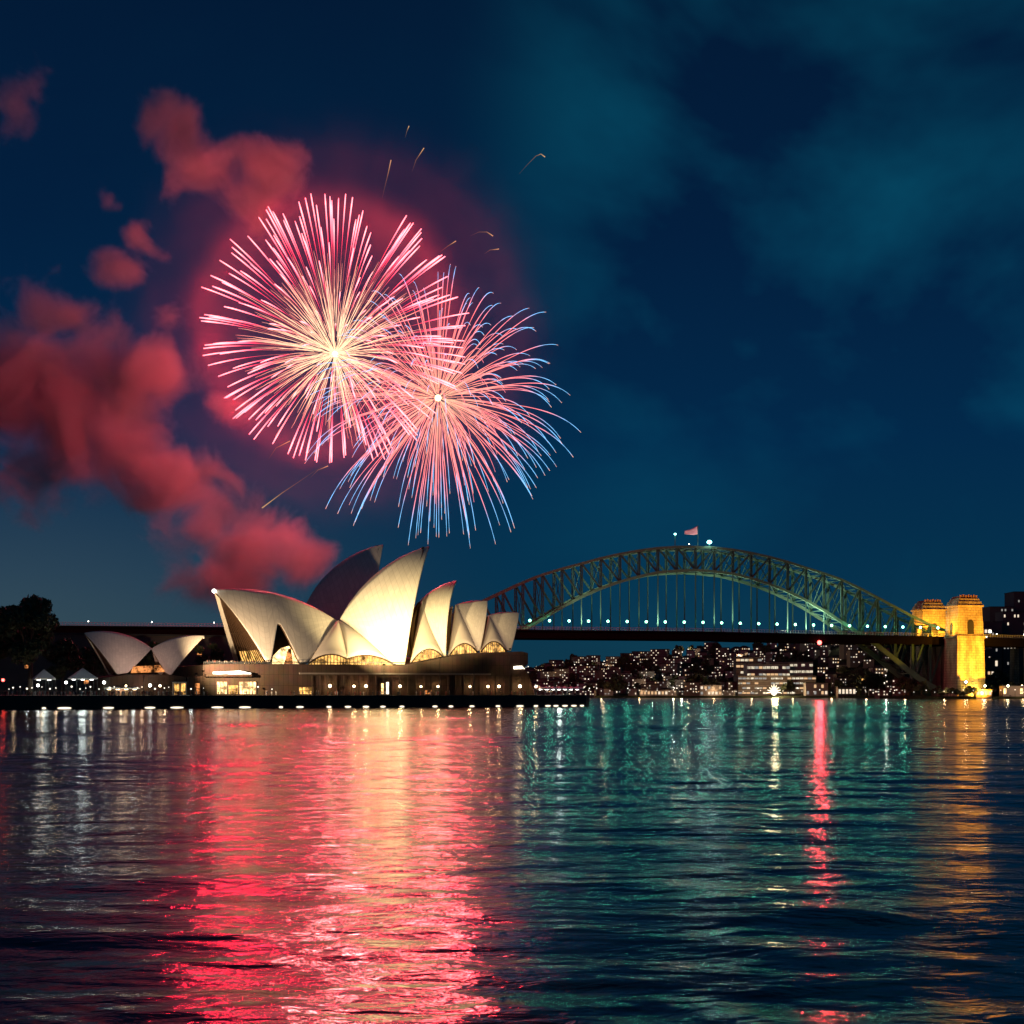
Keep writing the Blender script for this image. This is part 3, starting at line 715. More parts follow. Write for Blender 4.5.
def qtree(px, w_, top_py, wpx, seed, label, n=2600, size=.7):
    p = ow(hs(px, w_), w_, QZ); h = hit(px, top_py, w_).z - QZ; cw = wpx * p.y / F_PX; return tree('fig_tree', p, h, cw, seed, label, group='trees on the left of the quay', n=n, size=size)
qtree(30, 14, 596, 78, 3, 'biggest round dark tree at the left edge of the quay', 9000, .8)
qtree(-6, 8, 612, 50, 4, 'dark tree cut off by the left edge behind the biggest tree', 4000, .8)
qtree(62, -20, 640, 46, 5, 'lower dark tree just right of the biggest tree', 4000, .8)
qtree(92, -40, 646, 40, 6, 'dark tree behind the left pavilion shell', 3000, .8)
qtree(208, -60, 642, 34, 8, 'dark tree between the pavilion and the opera house', 3000, .8)
qtree(140, -70, 640, 60, 9, 'wide dark tree behind the notch of the pavilion', 4000, .9)

# low dark terminal building behind the trees
term = empty('harbour_building', ow(hs(120, -110), -110, QZ), TH, label='long dark building behind the pavilion under the bridge approach', cat='building')
mb = MB(); mb.box((0, 0, 14), (150, 22, 28)); mb.build('wall', M['walldark'], term)
mb = MB(); mb.box((0, 0, 28.4), (152, 24, .8)); mb.build('roof', M['dark'], term)
for k in range(22):
    if rng.random() < .5: continue
    for f_ in range(3):
        if rng.random() < .55:
            mb = MB(); mb.box((-70 + k * 6.6, -11.1, 6 + f_ * 7), (2.2, .2, 1.5)); mb.build('window', M[rng.choice(['win3', 'amberdim'])], term)

#@@BRIDGE
# ------------------------------------------------------------------ arch bridge
BA = R(12); BX, BY = gx(690, 1300), 1300.0
def bw(t, v, z): return Vector((BX + t * math.cos(BA) - v * math.sin(BA), BY + t * math.sin(BA) + v * math.cos(BA), z))
TT = np.array([(0, 135.3), (18, 135), (35, 133.6), (53, 131), (71, 127.5), (88, 123.5), (108, 117.8), (132, 111.2), (148, 105.5), (165, 97.2), (182, 89.4), (201, 80), (220, 71.2), (245, 62.5)])
BT = np.array([(0, 114.7), (30, 113.2), (49, 109), (62, 106), (80, 100), (100, 92), (123, 80), (139, 70.5), (177, 47.5), (221, 15), (245, 3)])
ft = lambda t: float(np.interp(abs(t), TT[:, 0], TT[:, 1])); fb = lambda t: float(np.interp(abs(t), BT[:, 0], BT[:, 1]))
bridge = empty('arch_bridge', (BX, BY, 0), BA, label='steel arch bridge with a lattice arch over its dark deck', cat='bridge')
NP, SP, DZ = 14, 17.5, 60.0
dz = lambda t: DZ - max(0, t) * .012
tv = [k * SP for k in range(-NP, NP + 1)]
def single(f, name, m, parent=bridge): 
    mb = MB(); f(mb); return mb.build(name, m if not isinstance(m, str) else M[m], parent)
for v in (-15, 15):
    sgn = 1 if v > 0 else -1
    single(lambda b: [b.bar((a, v, ft(a)), (c, v, ft(c)), 1.8, 2.1) for a, c in zip(tv, tv[1:])], 'top_chord', 'chord')
    single(lambda b: [b.bar((a, v, fb(a)), (c, v, fb(c)), 1.8, 2.4 + 3.4 * max(0, (abs(a + c) / 2 - 120) / 120)) for a, c in zip(tv, tv[1:])], 'bottom_chord', 'chord')
    for k, t in enumerate(tv):
        def post(b):   # two flanges with lacing
            for o_ in (-.75, .75): b.bar((t + o_, v, fb(t)), (t + o_, v, ft(t)), .8, 1.6, up=(0, 1, 0))
            n = max(2, int((ft(t) - fb(t)) / 4))
            for i in range(n):
                z0, z1 = fb(t) + (ft(t) - fb(t)) * i / n, fb(t) + (ft(t) - fb(t)) * (i + 1) / n
                b.bar((t - .7, v, z0), (t + .7, v, z1), .25, .3, up=(0, 1, 0))
        single(post, 'truss_post', 'steel')
        if k < 2 * NP:
            a, c = t, tv[k + 1]
            p, q = ((a, v, ft(a)), (c, v, fb(c))) if a < 0 else ((a, v, fb(a)), (c, v, ft(c)))
            def dg(b):
                for o_ in (-.5, .5): b.bar((p[0] + o_, p[1], p[2]), (q[0] + o_, q[1], q[2]), .75, 1.2, up=(0, 1, 0))
            single(dg, 'diagonal', 'steel')
        if fb(t) > dz(t) + 4:
            single(lambda b: [b.bar((t, v + o_, dz(t)), (t, v + o_, fb(t)), .55, .55, up=(0, 1, 0)) for o_ in (-.6, .6)], 'hanger', 'steel')
        elif fb(t) < dz(t) - 10 and abs(t) < 240:
            single(lambda b: b.bar((t, v, fb(t)), (t, v, dz(t) - 7), 1.2, 1.2, up=(0, 1, 0)), 'deck_column', 'steel')
def bracing(b, f):
    for a, c in zip(tv, tv[1:]):
        b.bar((a, -15, f(a)), (c, 15, f(c)), .6, .7); b.bar((a, 15, f(a)), (c, -15, f(c)), .6, .7); b.bar((a, -15, f(a)), (a, 15, f(a)), .7, .9)
single(lambda b: bracing(b, lambda t: ft(t) - .2), 'top_bracing', 'steel')
single(lambda b: bracing(b, lambda t: fb(t) + .2), 'bottom_bracing', 'steel')
def sway(b):
    for t in tv:
        if ft(t) - fb(t) > 8: b.bar((t, -15, fb(t) + 1), (t, 15, ft(t) - 1), .5, .6, up=(0, 1, 0)); b.bar((t, 15, fb(t) + 1), (t, -15, ft(t) - 1), .5, .6, up=(0, 1, 0))
single(sway, 'sway_bracing', 'steel')
def deck(b):
    for a, c in ((-610, 0), (0, 490)):
        P = lambda v, h: ((a, v, dz(a) + h), (c, v, dz(c) + h))
        b.bar(*P(0, -.7), 44, 1.4)
        for v in (-20, -7, 7, 20): b.bar(*P(v, -4.4), 1.2, 6)
    for k in range(-60, 48): b.box((k * 10.0 + 2, 0, dz(k * 10 + 2) - 4.2), (.8, 38.6, 4.6))
single(deck, 'deck', 'deck')
def railing(b):
    for v in (-21.6, 21.6):
        for a, c in ((-610, 0), (0, 490)):
            b.bar((a, v, dz(a) + 2.6), (c, v, dz(c) + 2.6), .3, .3); b.bar((a, v, dz(a) + 1.2), (c, v, dz(c) + 1.2), .16)
        for k in range(-240, 195): b.box((k * 2.5, v, dz(k * 2.5) + 1.3), (.22, .22, 2.6))
single(railing, 'railing', M['rail'])
for t0 in (-330, -400, -470, -540, 330, 400, 470):
    single(lambda b: [b.box((t0, v, 24), (6, 9, 48), 0, 0, .8) for v in (-12, 12)], 'approach_pier', 'stone')
# deck lamps, green-white
def deck_lamp(t, v, label, power):
    o = post_lamp('deck_lamp', bw(t, v, dz(t)), 7.0, 'lampmint', 1.15, label, 'street lamp', 'green lamps along the bridge deck', power * 1.7, (.20, 1, .62), 1.2)
    lamp('added_water_spot', (0, -1.4, 7.6), 2.0e3 if t < 200 else 10, (.03, .80, .50), 1.2, o, 'SPOT', (0, -60, -30), 130, .6)  # extra spot added to throw green onto the water
    return o
for k in range(-9, 14):
    t = k * SP + 5
    deck_lamp(t, -20.6, 'mint-green lamp on a post along the bridge railing, one of an even row', 4200)
for t in (-560, -520, -470, -420, -370, -330, 292, 320, 352):
    post_lamp('approach_lamp', bw(t, -20.6, dz(t)), 3.2, 'lampwhite', .4, 'small white lamp on the bridge approach railing', 'street lamp', 'small lamps on the bridge approach', 0)
# lights on the arch: flag, masts and lamps at the crown
fl = empty('flag', bw(5, -7, ft(6) + .3), BA, label='pink-red flag flying to the left from the crown of the arch', cat='flag')
mb = MB(); mb.lathe([(.35, 0), (.25, 19.5), (.3, 20)], 8); mb.build('flagpole', M['steel'], fl)
V, Fc = [], []
for i in range(13):
    for j in range(7):
        u_, vv = i / 12, j / 6
        V.append((-.3 - 12.2 * u_, .9 * math.sin(5.5 * u_ + vv) * u_, 19.6 - 7.4 * vv * (1 - .62 * u_) - 5.2 * u_ - .5 * math.sin(4 * u_)))
for i in range(12):
    for j in range(6): Fc.append((i * 7 + j, (i + 1) * 7 + j, (i + 1) * 7 + j + 1, i * 7 + j + 1))
mb = MB(); mb.add(V, Fc); c_ = mb.build('flag_cloth', M['flag'], fl, smooth=True); sd = c_.modifiers.new('thick', 'SOLIDIFY'); sd.thickness = .08
def crown_lamp(t, h, m_, r_, label, power, colr):
    o = empty('crown_lamp', bw(t, -15, ft(t) + 1.1), 0, label=label, cat='beacon lamp', group='lamps on top of the arch')
    mb = MB(); mb.bar((-.5, 0, 0), (-.25, 0, h), .3, .3); mb.bar((.5, 0, 0), (.25, 0, h), .3, .3); [mb.bar((-.45, 0, z), (.4, 0, z + 1.2), .15) for z in np.arange(.5, h - 1.2, 1.5)]; mb.build('mast', M['steel'], o)
    mb = MB(); mb.ball((0, 0, h + r_ * .8), r_, 12, 0, .75); mb.build('lamp_glass', M[m_], o, smooth=True)
    lamp('glow', (0, -1, h + r_ * .8), power, colr, r_ * 1.1, o); return o
crown_lamp(13, 2.0, 'lampcyan', 2.3, 'bright blue-white lamp at the foot of the flag pole', 22000, (.75, 1, .9))
crown_lamp(-19, 9.5, 'lampcyan', 1.15, 'small cyan lamp high on a mast left of the flag', 2500, (.3, 1, .95))
crown_lamp(-6, 1.2, 'lampwarm', .45, 'tiny warm lamp on the arch below the cyan lamp', 0.5, (1, .7, .4))
# warm floods that pick out the chords
for t in (-100, -40, 25, 75, 105):
    p = bw(t, -19, dz(t) + .1); o = empty('arch_floodlight', p, 0, label='small floodlight on the deck aimed up at the arch', cat='floodlight', group='floodlights aimed up at the arch')
    mb = MB(); mb.lathe([(.3, 0), (.3, .3)], 8); mb.bar((-.5, 0, .6), (.5, 0, .6), .6, .6); mb.build('housing', M['dark'], o)
    l = lamp('flood_beam', Vector((0, 0, 1.2)), 1.9e5 * (1.3 if t > 90 else (.75 if t < 0 else 1)), (.95, 1, .72), .5, o, 'SPOT', Vector((bw(t + (55 if t > 60 else 0), -8, 120) - p)), 120, 1)
rl = empty('navigation_lamp', bw(115, -22.3, DZ - 9.2), 0, label='glowing red lamp hanging under the bridge deck', cat='navigation lamp')
mb = MB(); mb.bar((0, 0, 1.4), (0, 0, 6.0), .3); mb.box((0, .8, 5.0), (.3, 1.9, .3)); mb.build('bracket', M['dark'], rl)
mb = MB(); mb.ball((0, 0, 0), 2.0, 14); mb.build('lamp_glass', M['lampred'], rl, smooth=True)
lamp('glow', (0, 0, 0), 26000, (1, .07, .06), 2.1, rl); lamp('added_water_spot', (0, -2.2, 0), 6e4, (1, .05, .07), 1.6, rl, 'SPOT', (0, -60, -30), 130, .6)  # the spot is added to throw red onto the water

# ------------------------------------------------------------------ stone pylons
def arch_poly(x0, x1, z0, z1, y):
    r_ = (x1 - x0) / 2; return [(x0, y, z0), (x1, y, z0)] + [((x0 + x1) / 2 + r_ * math.cos(a), y, z1 - r_ + r_ * math.sin(a)) for a in [math.pi * i / 10 for i in range(11)]]
def pylon(t, v, label):
    o = empty('stone_pylon', bw(t, v, 0), BA, label=label, cat='bridge pylon', group='stone pylons at the right end of the bridge')
    def fr(b, z0, z1, a0, a1, d0, d1):
        b.add([(-a0, -d0, z0), (a0, -d0, z0), (a0, d0, z0), (-a0, d0, z0), (-a1, -d1, z1), (a1, -d1, z1), (a1, d1, z1), (-a1, d1, z1)], [(3, 2, 1, 0), (4, 5, 6, 7), (0, 1, 5, 4), (1, 2, 6, 5), (2, 3, 7, 6), (3, 0, 4, 7)])
    mb = MB(); fr(mb, -3, 55, 14.2, 13.2, 12.4, 11.6); mb.build('lower_shaft', M['stone'], o)
    mb = MB(); fr(mb, 55, 57.4, 14.4, 14.2, 12.8, 12.6); mb.build('belt_course', M['stone'], o)
    mb = MB(); fr(mb, 57.4, 83.5, 13.0, 11.8, 11.4, 10.4); mb.build('upper_shaft', M['stone'], o)
    mb = MB(); fr(mb, 83.5, 85.2, 12.9, 13.0, 11.4, 11.5); fr(mb, 85.2, 88.4, 12.2, 11.4, 10.8, 10.0); mb.build('cornice', M['stone'], o)
    mb = MB(); fr(mb, 88.4, 91.2, 10.6, 9.8, 9.4, 8.6); mb.build('attic', M['stone'], o)
    mb = MB(); fr(mb, 91.2, 93.6, 9.0, 7.6, 8.0, 6.8)
    for i in range(7): mb.box((-8 + i * 2.6, -7.4, 93.2 + .5 * (i % 2)), (1.5, 1.2, 2.2))
    mb.build('crest', M['stonecap'], o)
    mb = MB(); mb.prism(arch_poly(-3.2, 3.2, 58.6, 71.5, -11.46), (0, .36, 0)); mb.build('niche', M['dark'], o, fix=True)  # raised near-black panel paints the shade of the niche; nothing is recessed
    mb = MB(); mb.bar((-3.4, -11.7, 58.2), (3.4, -11.7, 58.2), .7, .8); mb.build('balcony', M['stone'], o)
    mb = MB(); mb.prism([(x - 0, y, z) for y, x, z in []] or [(-13.05, -2.2, 58.6), (-13.05, 2.2, 58.6), (-13.05, 2.2, 67), (-13.05, 0, 69.4), (-13.05, -2.2, 67)], (.4, 0, 0)); mb.build('side_niche_shade', M['dark'], o, fix=True)  # side niche shade painted the same way, as a raised dark panel
    mb = MB()
    for z in (62, 74, 79): mb.box((0, -11.12 + (z - 57) * .037, z), (1.0, .5, 2.2))
    mb.build('slit_window', M['walldark'], o)
    return o
pylon(252, -33, 'near stone pylon glowing amber, with a dark niche above its ledge')
pylon(252, 33, 'far stone pylon glowing amber, partly hidden behind the arch end')
# abutment tower carrying the deck between the pylons
ab = empty('abutment', bw(252, 0, 0), BA, label='dark brown stone abutment under the deck between the pylons', cat='bridge abutment')
mb = MB(); mb.box((2, 0, 22), (20, 40, 53)); mb.build('wall', M['walldark'], ab)
mb = MB(); [mb.box((-8.3, v, 22), (1.2, 2.4, 53)) for v in (-18, -6, 6, 18)]; mb.build('buttress', M['walldark'], ab)
# amber floodlights at the pylons
AMB = (1, .41, .025)
def ground_flood(p, target, power, colr, angle, label, z=None, blend=.8):
    o = empty('pylon_floodlight', p, BA, label=label, cat='floodlight', group='amber floodlights by the pylons')
    mb = MB(); mb.lathe([(.3, 0), (.25, .6)], 8); mb.bar((-.6, 0, .9), (.6, 0, .9), .7, .7); mb.build('housing', M['dark'], o)
    l = lamp('flood_beam', Vector((0, 0, 1.6)), power, colr, .6, None, 'SPOT', (target - p), angle, blend); l.parent = o; l.matrix_parent_inverse = Matrix.Rotation(BA, 4, 'Z').inverted()
ground_flood(bw(252, -74, 2.2), bw(252, -45, 30), 5.4e5, AMB, 130, 'amber floodlight on the ground before the near pylon', blend=1)
ground_flood(bw(253, -53, 2.2), bw(253, -45, 9), 6e4, (1, .62, .08), 120, 'yellow floodlight close to the foot of the near pylon', blend=1)
ground_flood(bw(252, -110, 2.2), bw(251, -45, 74), 1.8e6, AMB, 56, 'amber floodlight by the shore aimed at the pylon top', blend=1)
ground_flood(bw(226, -36, dz(226)), bw(241, -36, 74), 1.2e5, AMB, 120, 'amber floodlight beside the deck aimed at the near pylon', blend=1)
ground_flood(bw(252, 2, dz(252)), bw(250, 26, 74), 2.4e5, AMB, 120, 'amber floodlight on the deck aimed at the far pylon', blend=1)
ground_flood(bw(229, 28, dz(229)), bw(240, 32, 74), 8e4, AMB, 120, 'amber floodlight on the deck lighting the left side of the far pylon', blend=1)

#@@SHORE
# ------------------------------------------------------------------ far shore and hill
RX = np.array([-400, -60, 20, 120, 175, 245, 300, 345, 400, 460, 520, 600, 900]); RZ = np.array([22, 24, 30, 36, 44, 52, 58, 58, 56, 58, 50, 40, 40.])
def shore_y(x): return float(np.interp(x, [-500, 250, 330, 372, 900], [1500, 1500, 1440, 1290, 1270]))
def hill_z(x, y):
    s_ = shore_y(x); k = max(0, min(1, (y - s_ - 25) / 330)); k = k * k * (3 - 2 * k)
    flat = 2.2 if y > s_ + .5 else -2
    if x > 372: k *= max(0, min(1, (y - 1420) / 160))
    return flat + k * float(np.interp(x, RX, RZ)) * (1 + .07 * math.sin(x * .05) * math.sin(y * .03 + 1))
gxv = np.linspace(-500, 1000, 151); fr_ = [0, .2, .6, 4, 12, 25, 50, 80, 110, 150, 190, 230, 270, 310, 350, 420, 520, 700]
V = []; 
for x in gxv:
    for f_ in fr_: V.append((x, shore_y(x) + f_ - .3, hill_z(x, shore_y(x) + f_ - .3)))
n_ = len(fr_); Fc = [(i * n_ + j, (i + 1) * n_ + j, (i + 1) * n_ + j + 1, i * n_ + j + 1) for i in range(len(gxv) - 1) for j in range(n_ - 1)]
mb = MB(); mb.add(V, Fc); tag(mb.build('hill', M['ground'], smooth=True), 'dark wooded hill of the far shore', kind='structure')
def ground_z(x, y): return hill_z(x, y)
# houses
wallmats = [mat('house_wall_a', (.17, .16, .14), .9, 0, .2, .2, spec=.1), mat('house_wall_b', (.13, .11, .10), .9, 0, .2, .2), mat('house_wall_c', (.26, .25, .24), .9, 0, .2, .2)]
def house_mesh(seed, wd, h, dp, floors, flat, lit):
    r = random.Random(seed); mb = MB(); mb.box((0, 0, h / 2 - 2), (wd, dp, h + 4), 0, 0)
    if flat: mb.box((0, 0, h + .35), (wd + .6, dp + .6, .7), 0, 1)
    else:
        a, b = wd / 2 + .4, dp / 2 + .4; k = wd * .18
        mb.add([(-a, -b, h), (a, -b, h), (a, b, h), (-a, b, h), (-k, 0, h + wd * .22), (k, 0, h + wd * .22)], [(0, 1, 5, 4), (1, 2, 5), (2, 3, 4, 5), (3, 0, 4), (3, 2, 1, 0)], 1)
    nx = max(2, int(wd / 2.6))
    for f_ in range(floors):
        for i in range(nx):
            if r.random() < lit:
                x = -wd / 2 + wd * (i + .5) / nx; z = h * (f_ + .55) / floors
                mb.box((x, -dp / 2 - .04, z), (wd / nx * r.uniform(.3, .6), .12, h / floors * r.uniform(.28, .5)), 0, r.choice((2, 2, 3, 4)))
    me_o = mb.build('house', [r.choice(wallmats), M['roof'], M['win'], M['win2'], M['win3']]); return me_o
protos = []
for i in range(14):
    big = i >= 10
    protos.append(house_mesh(40 + i, rng.uniform(9, 15) if not big else rng.uniform(16, 24), rng.uniform(5, 8) if not big else rng.uniform(11, 17), rng.uniform(8, 11), 2 if not big else rng.randrange(4, 6), big or i % 3 == 0, .42 if not big else .45))
cnt = [0] * len(protos); placed = []
for _ in range(9000):
    if sum(cnt) >= 292: break
    px = rng.uniform(524, 850) if rng.random() < .93 else rng.uniform(850, 1005)
    f_ = 8 + 340 * rng.random() ** .9; y = 1500 + f_; x = gx(px, y)
    if x > 372 and y < 1440: continue
    y = shore_y(x) + f_ if x < 372 else y
    if any(abs(x - a) < 10.5 and abs(y - b) < 15 for a, b in placed): continue
    X0, X1 = gx(733, 1570), gx(820, 1570)
    if X0 < x < X1 and y < 1660: continue
    i = rng.randrange(10) if rng.random() < .84 else rng.randrange(10, 14)
    p = protos[i]; o = p if cnt[i] == 0 else copy_tree(p)
    cnt[i] += 1; placed.append((x, y)); o.location = (x, y, ground_z(x, y) + .2); o.rotation_euler = (0, 0, rng.uniform(-.5, .5) - math.atan2(x, y) * .5)
    big = i >= 10
    tag(o, 'small house with a few lit windows on the dark hillside' if not big else 'pale block of flats with many lit windows on the hillside', 'house' if not big else 'block of flats', 'houses on the hillside' if not big else 'blocks of flats on the hillside')
for i, p in enumerate(protos):
    if cnt[i] == 0: bpy.data.objects.remove(p)
# street lights between the houses: tiny lamps on posts
hp = None
for k in range(150):
    px = rng.uniform(526, 860); f_ = rng.random() ** .8 * 350; y = 1500 + f_; x = gx(px, y)
    if x > 372: continue
    y = shore_y(x) + 6 + f_
    if hp is None:
        hp = MB(); hp.lathe([(.25, 0), (.15, 7.2)], 6); hp.ball((0, 0, 7.8), .62, 8, 1); hp = hp.build('street_light', [M['dark'], M['lampsmall']]); o = hp
    else: o = hp.copy(); col.objects.link(o)
    o.location = (x, y, ground_z(x, y)); tag(o, 'tiny white street light among the houses of the far hill', 'street light', 'street lights on the far hill')
    if k % 7 == 0: lamp('glow', (0, -1.5, 8.2), 4500, ((1, .66, .36), (1, .9, .7))[k % 2], .7, o)
# shoreline lamps at the foot of the hill
for k in range(46):
    px = 590 + k * 9.6 + rng.uniform(-3, 3); x = gx(px, 1480); y = shore_y(x) + 2.5; x = gx(px, y)
    o = hp.copy(); col.objects.link(o); o.location = (x, y, 2.2); s_ = rng.uniform(.45, .8); o.scale = (s_,) * 3; o.name = 'shore_light'
    if k % 4 == 1: lamp('glow', (0, -2, 9), 2400, (1, .60, .30), .7, o)
    tag(o, 'tiny white lamp along the waterline of the far shore', 'street light', 'lamps along the far waterline')
# trees of the hill
hm = [tree_mesh(h, cw, 60 + i, 420, 1.5) for i, (h, cw) in enumerate(((13, 13), (10, 12), (16, 12)))]
hm = [(me, mb.build('trunk', M['bark'])) for me, mb in hm]
used = [False] * 3
def hill_tree(px, f_, i, sc=1.0, y=None, label='dark tree among the houses of the hillside', group='trees on the far hillside'):
    x = gx(px, 1500 + f_); yy = (shore_y(x) + f_) if y is None else y
    if y is not None: x = gx(px, y)
    o = empty('hill_tree', (x, yy, ground_z(x, yy)), rng.uniform(0, 6.28), label=label, cat='tree', group=group); o.scale = (sc,) * 3
    c = bpy.data.objects.new('crown', hm[i][0]); col.objects.link(c); c.parent = o
    t = hm[i][1] if not used[i] else hm[i][1].copy()
    if used[i]: col.objects.link(t)
    used[i] = True; t.parent = o
for k in range(120): hill_tree(rng.uniform(530, 870), rng.uniform(12, 350), rng.randrange(3), rng.uniform(.7, 1.2))
for px, f_ in ((612, 20), (618, 34), (690, 22), (698, 30), (704, 40), (830, 60), (840, 70), (850, 80), (828, 90), (846, 100), (856, 60), (866, 90), (838, 40), (822, 120), (860, 130)): hill_tree(px, f_, rng.randrange(3), 1.4)
for k in range(26): hill_tree(rng.uniform(978, 1040), 0, rng.randrange(3), rng.uniform(.7, 1.15), y=rng.uniform(1300, 1390), label='lamp-lit tree on the right shore beyond the pylon', group='trees on the right shore')
for k in range(15): hill_tree(934 + k * 3.3, 0, rng.randrange(3), rng.uniform(.35, .6), y=1288 + rng.uniform(0, 6) + 2, label='bushy small tree at the foot of the near pylon', group='small trees before the pylon')
for k in range(14): hill_tree(rng.uniform(985, 1045), 0, rng.randrange(3), rng.uniform(1.0, 1.6), y=rng.uniform(1400, 1440), label='dark tree under the right bridge approach', group='trees under the bridge approach')

def block(name, px0, px1, py1, y, m, floors, lit, label, cat='building', dp=26, winm=('win', 'win2', 'win3'), py0=None, bands=False, rot=0):
    x0, x1 = gx(px0, y), gx(px1, y); z1 = CAM_Z + (HOR - py1) / F_PX * y; z0 = min(ground_z((x0 + x1) / 2, y), z1 - 4) if py0 is None else CAM_Z + (HOR - py0) / F_PX * y
    o = empty(name, ((x0 + x1) / 2, y, z0), rot, label=label, cat=cat); W, H = x1 - x0, z1 - z0
    mb = MB(); mb.box((0, dp / 2, H / 2 - 4), (W, dp, H + 8)); mb.build('wall', M[m], o)
    mb = MB(); mb.box((0, dp / 2, H + .3), (W + 1, dp + 1, .6)); mb.build('roof', M['dark'], o)
    fh = H / floors
    for f_ in range(floors):
        nx = max(2, int(W / (3.4 if not bands else 4.2)))
        for i in range(nx):
            if rng.random() < lit:
                mb = MB(); mb.box((-W / 2 + W * (i + .5) / nx, -.06, fh * (f_ + .5)), (W / nx * ((.62 if m != 'citydark' else .42) if not bands else .86), .16, fh * ((.5 if m != 'citydark' else .34) if not bands else .36))); mb.build('window', M[rng.choices(winm, (5, 2, 2))[0]], o)
        if bands: mb = MB(); mb.box((0, -.7, fh * (f_ + 1) - .2), (W, 1.4, .4)); mb.build('balcony', M['wallpale'], o)
    return o
# terraced hotel: stacked lit storeys stepping up the hill
M['bandlit'] = glow_mat('terrace_light', (1, .86, .62), .85, .4, .2, .25)
block('terraced_hotel', 738, 816, 676, 1520, 'walldark', 4, .75, 'lowest wide tier of the lit terraced hotel', 'hotel', 26, ('bandlit', 'win3', 'win2'), bands=True)
block('terraced_hotel', 747, 790, 664, 1555, 'wallpale', 4, .85, 'middle tier of the lit terraced hotel', 'hotel', 24, ('bandlit', 'win3', 'win2'), bands=True)
block('terraced_hotel', 770, 813, 662, 1566, 'wallpale', 4, .9, 'brightest upper tier of the lit terraced hotel', 'hotel', 24, ('bandlit', 'bandlit', 'win2'), bands=True)
block('terraced_hotel', 736, 762, 657, 1600, 'walldark', 5, .7, 'narrow left tower of the lit terraced hotel', 'hotel', 20, ('bandlit', 'win3', 'win2'), bands=True)
# waterfront buildings
block('waterfront_hall', 861, 881, 678, 1452, 'wallpale', 2, .9, 'orange-lit waterfront hall left of the bridge foot', 'building', 18, ('gold', 'gold', 'warm'), bands=False)
block('waterfront_house', 873, 903, 668, 1470, 'wallpale', 4, .22, 'tall pale waterfront house behind the arch foot', 'building', 18, ('win', 'win2', 'win3'))
block('waterfront_house', 884, 902, 685, 1425, 'wallpale', 1, 1.0, 'low lit shed beside the arch foot', 'building', 10, ('warm', 'white', 'warm'))
block('waterfront_house', 806, 828, 683, 1478, 'wallpale', 2, .55, 'low pale waterfront house right of the bright fountain of light', 'building', 12, ('win2', 'win', 'win3'))
block('waterfront_house', 700, 722, 685, 1506, 'wallpale', 2, .7, 'pink-lit low waterfront house left of the hotel', 'building', 12, ('win2', 'win', 'win3'))
block('waterfront_house', 640, 668, 690, 1506, 'wallpale', 1, .9, 'long low lit shed on the far waterline', 'building', 10, ('win2', 'win', 'win2'))
block('waterfront_house', 838, 856, 687, 1440, 'walldark', 1, .9, 'low lit waterfront cafe left of the orange hall', 'building', 10, ('win', 'win2', 'white'))
# bright show light on the shore
sl = empty('show_light', (gx(774, 1488), 1488, 2.2), 0, label='blazing white light with its glow shaped as fanned tubes on the far shore before the terraced hotel', cat='floodlight')
mb = MB(); mb.lathe([(.6, 0), (.5, 1)], 8); mb.build('stand', M['dark'], sl)
bl_ = glow_mat('blaze', (1, .90, .66), 6)
mb = MB(); mb.ball((0, 0, 3.2), 2.6, 14); mb.build('lamp_glass', bl_, sl, smooth=True)
for k in range(9):   # the fading glow of the light shaped as fanned glowing tubes
    a_ = (k - 4) * .30; mb = MB(); mb.tube([(math.sin(a_) * 9 * q, 0, 3.2 + math.cos(a_) * 9.5 * q - 3.5 * abs(a_) * q * q) for q in (0, .3, .6, .85, 1)], [.35, .3, .22, .14, .05], 5); mb.build('glow_tube', bl_, sl)
lamp('glow', (0, -6, 7), 60000, (1, .70, .36), 3, sl)
for i, (px, y, pw_, c_) in enumerate(((868, 1440, 16000, (1, .5, .15)), (890, 1415, 8000, (1, .7, .4)), (985, 1284, 5000, (1, .75, .4)), (1008, 1284, 7000, (1, .7, .4)), (966, 1282, 3500, (.9, .95, .8)), (1022, 1300, 5000, (1, .7, .4)))):
    post_lamp('waterfront_lamp', (gx(px, y), y, 2.2), 8.5 if i != 4 else 12, 'lampwhite' if i in (1, 4) else 'lampwarm', 1.0, ['orange lamp before the orange-lit hall', 'white lamp beside the arch foot', 'warm lamp first right of the near pylon', 'warm lamp under the trees on the right shore', 'tall white lamp at the right edge of the near pylon', 'warm lamp at the right edge of the shore'][i], 'street lamp', 'lamps on the right waterfront', pw_, c_, 1.1)
block('waterfront_house', 1003, 1040, 686, 1296, 'wallpale', 1, .8, 'low lit pavilion among the trees at the right edge', 'building', 10, ('warm', 'white', 'win2'))
block('waterfront_house', 976, 992, 690, 1290, 'walldark', 1, .9, 'small lit kiosk right of the near pylon', 'building', 6, ('win', 'white', 'win2'))
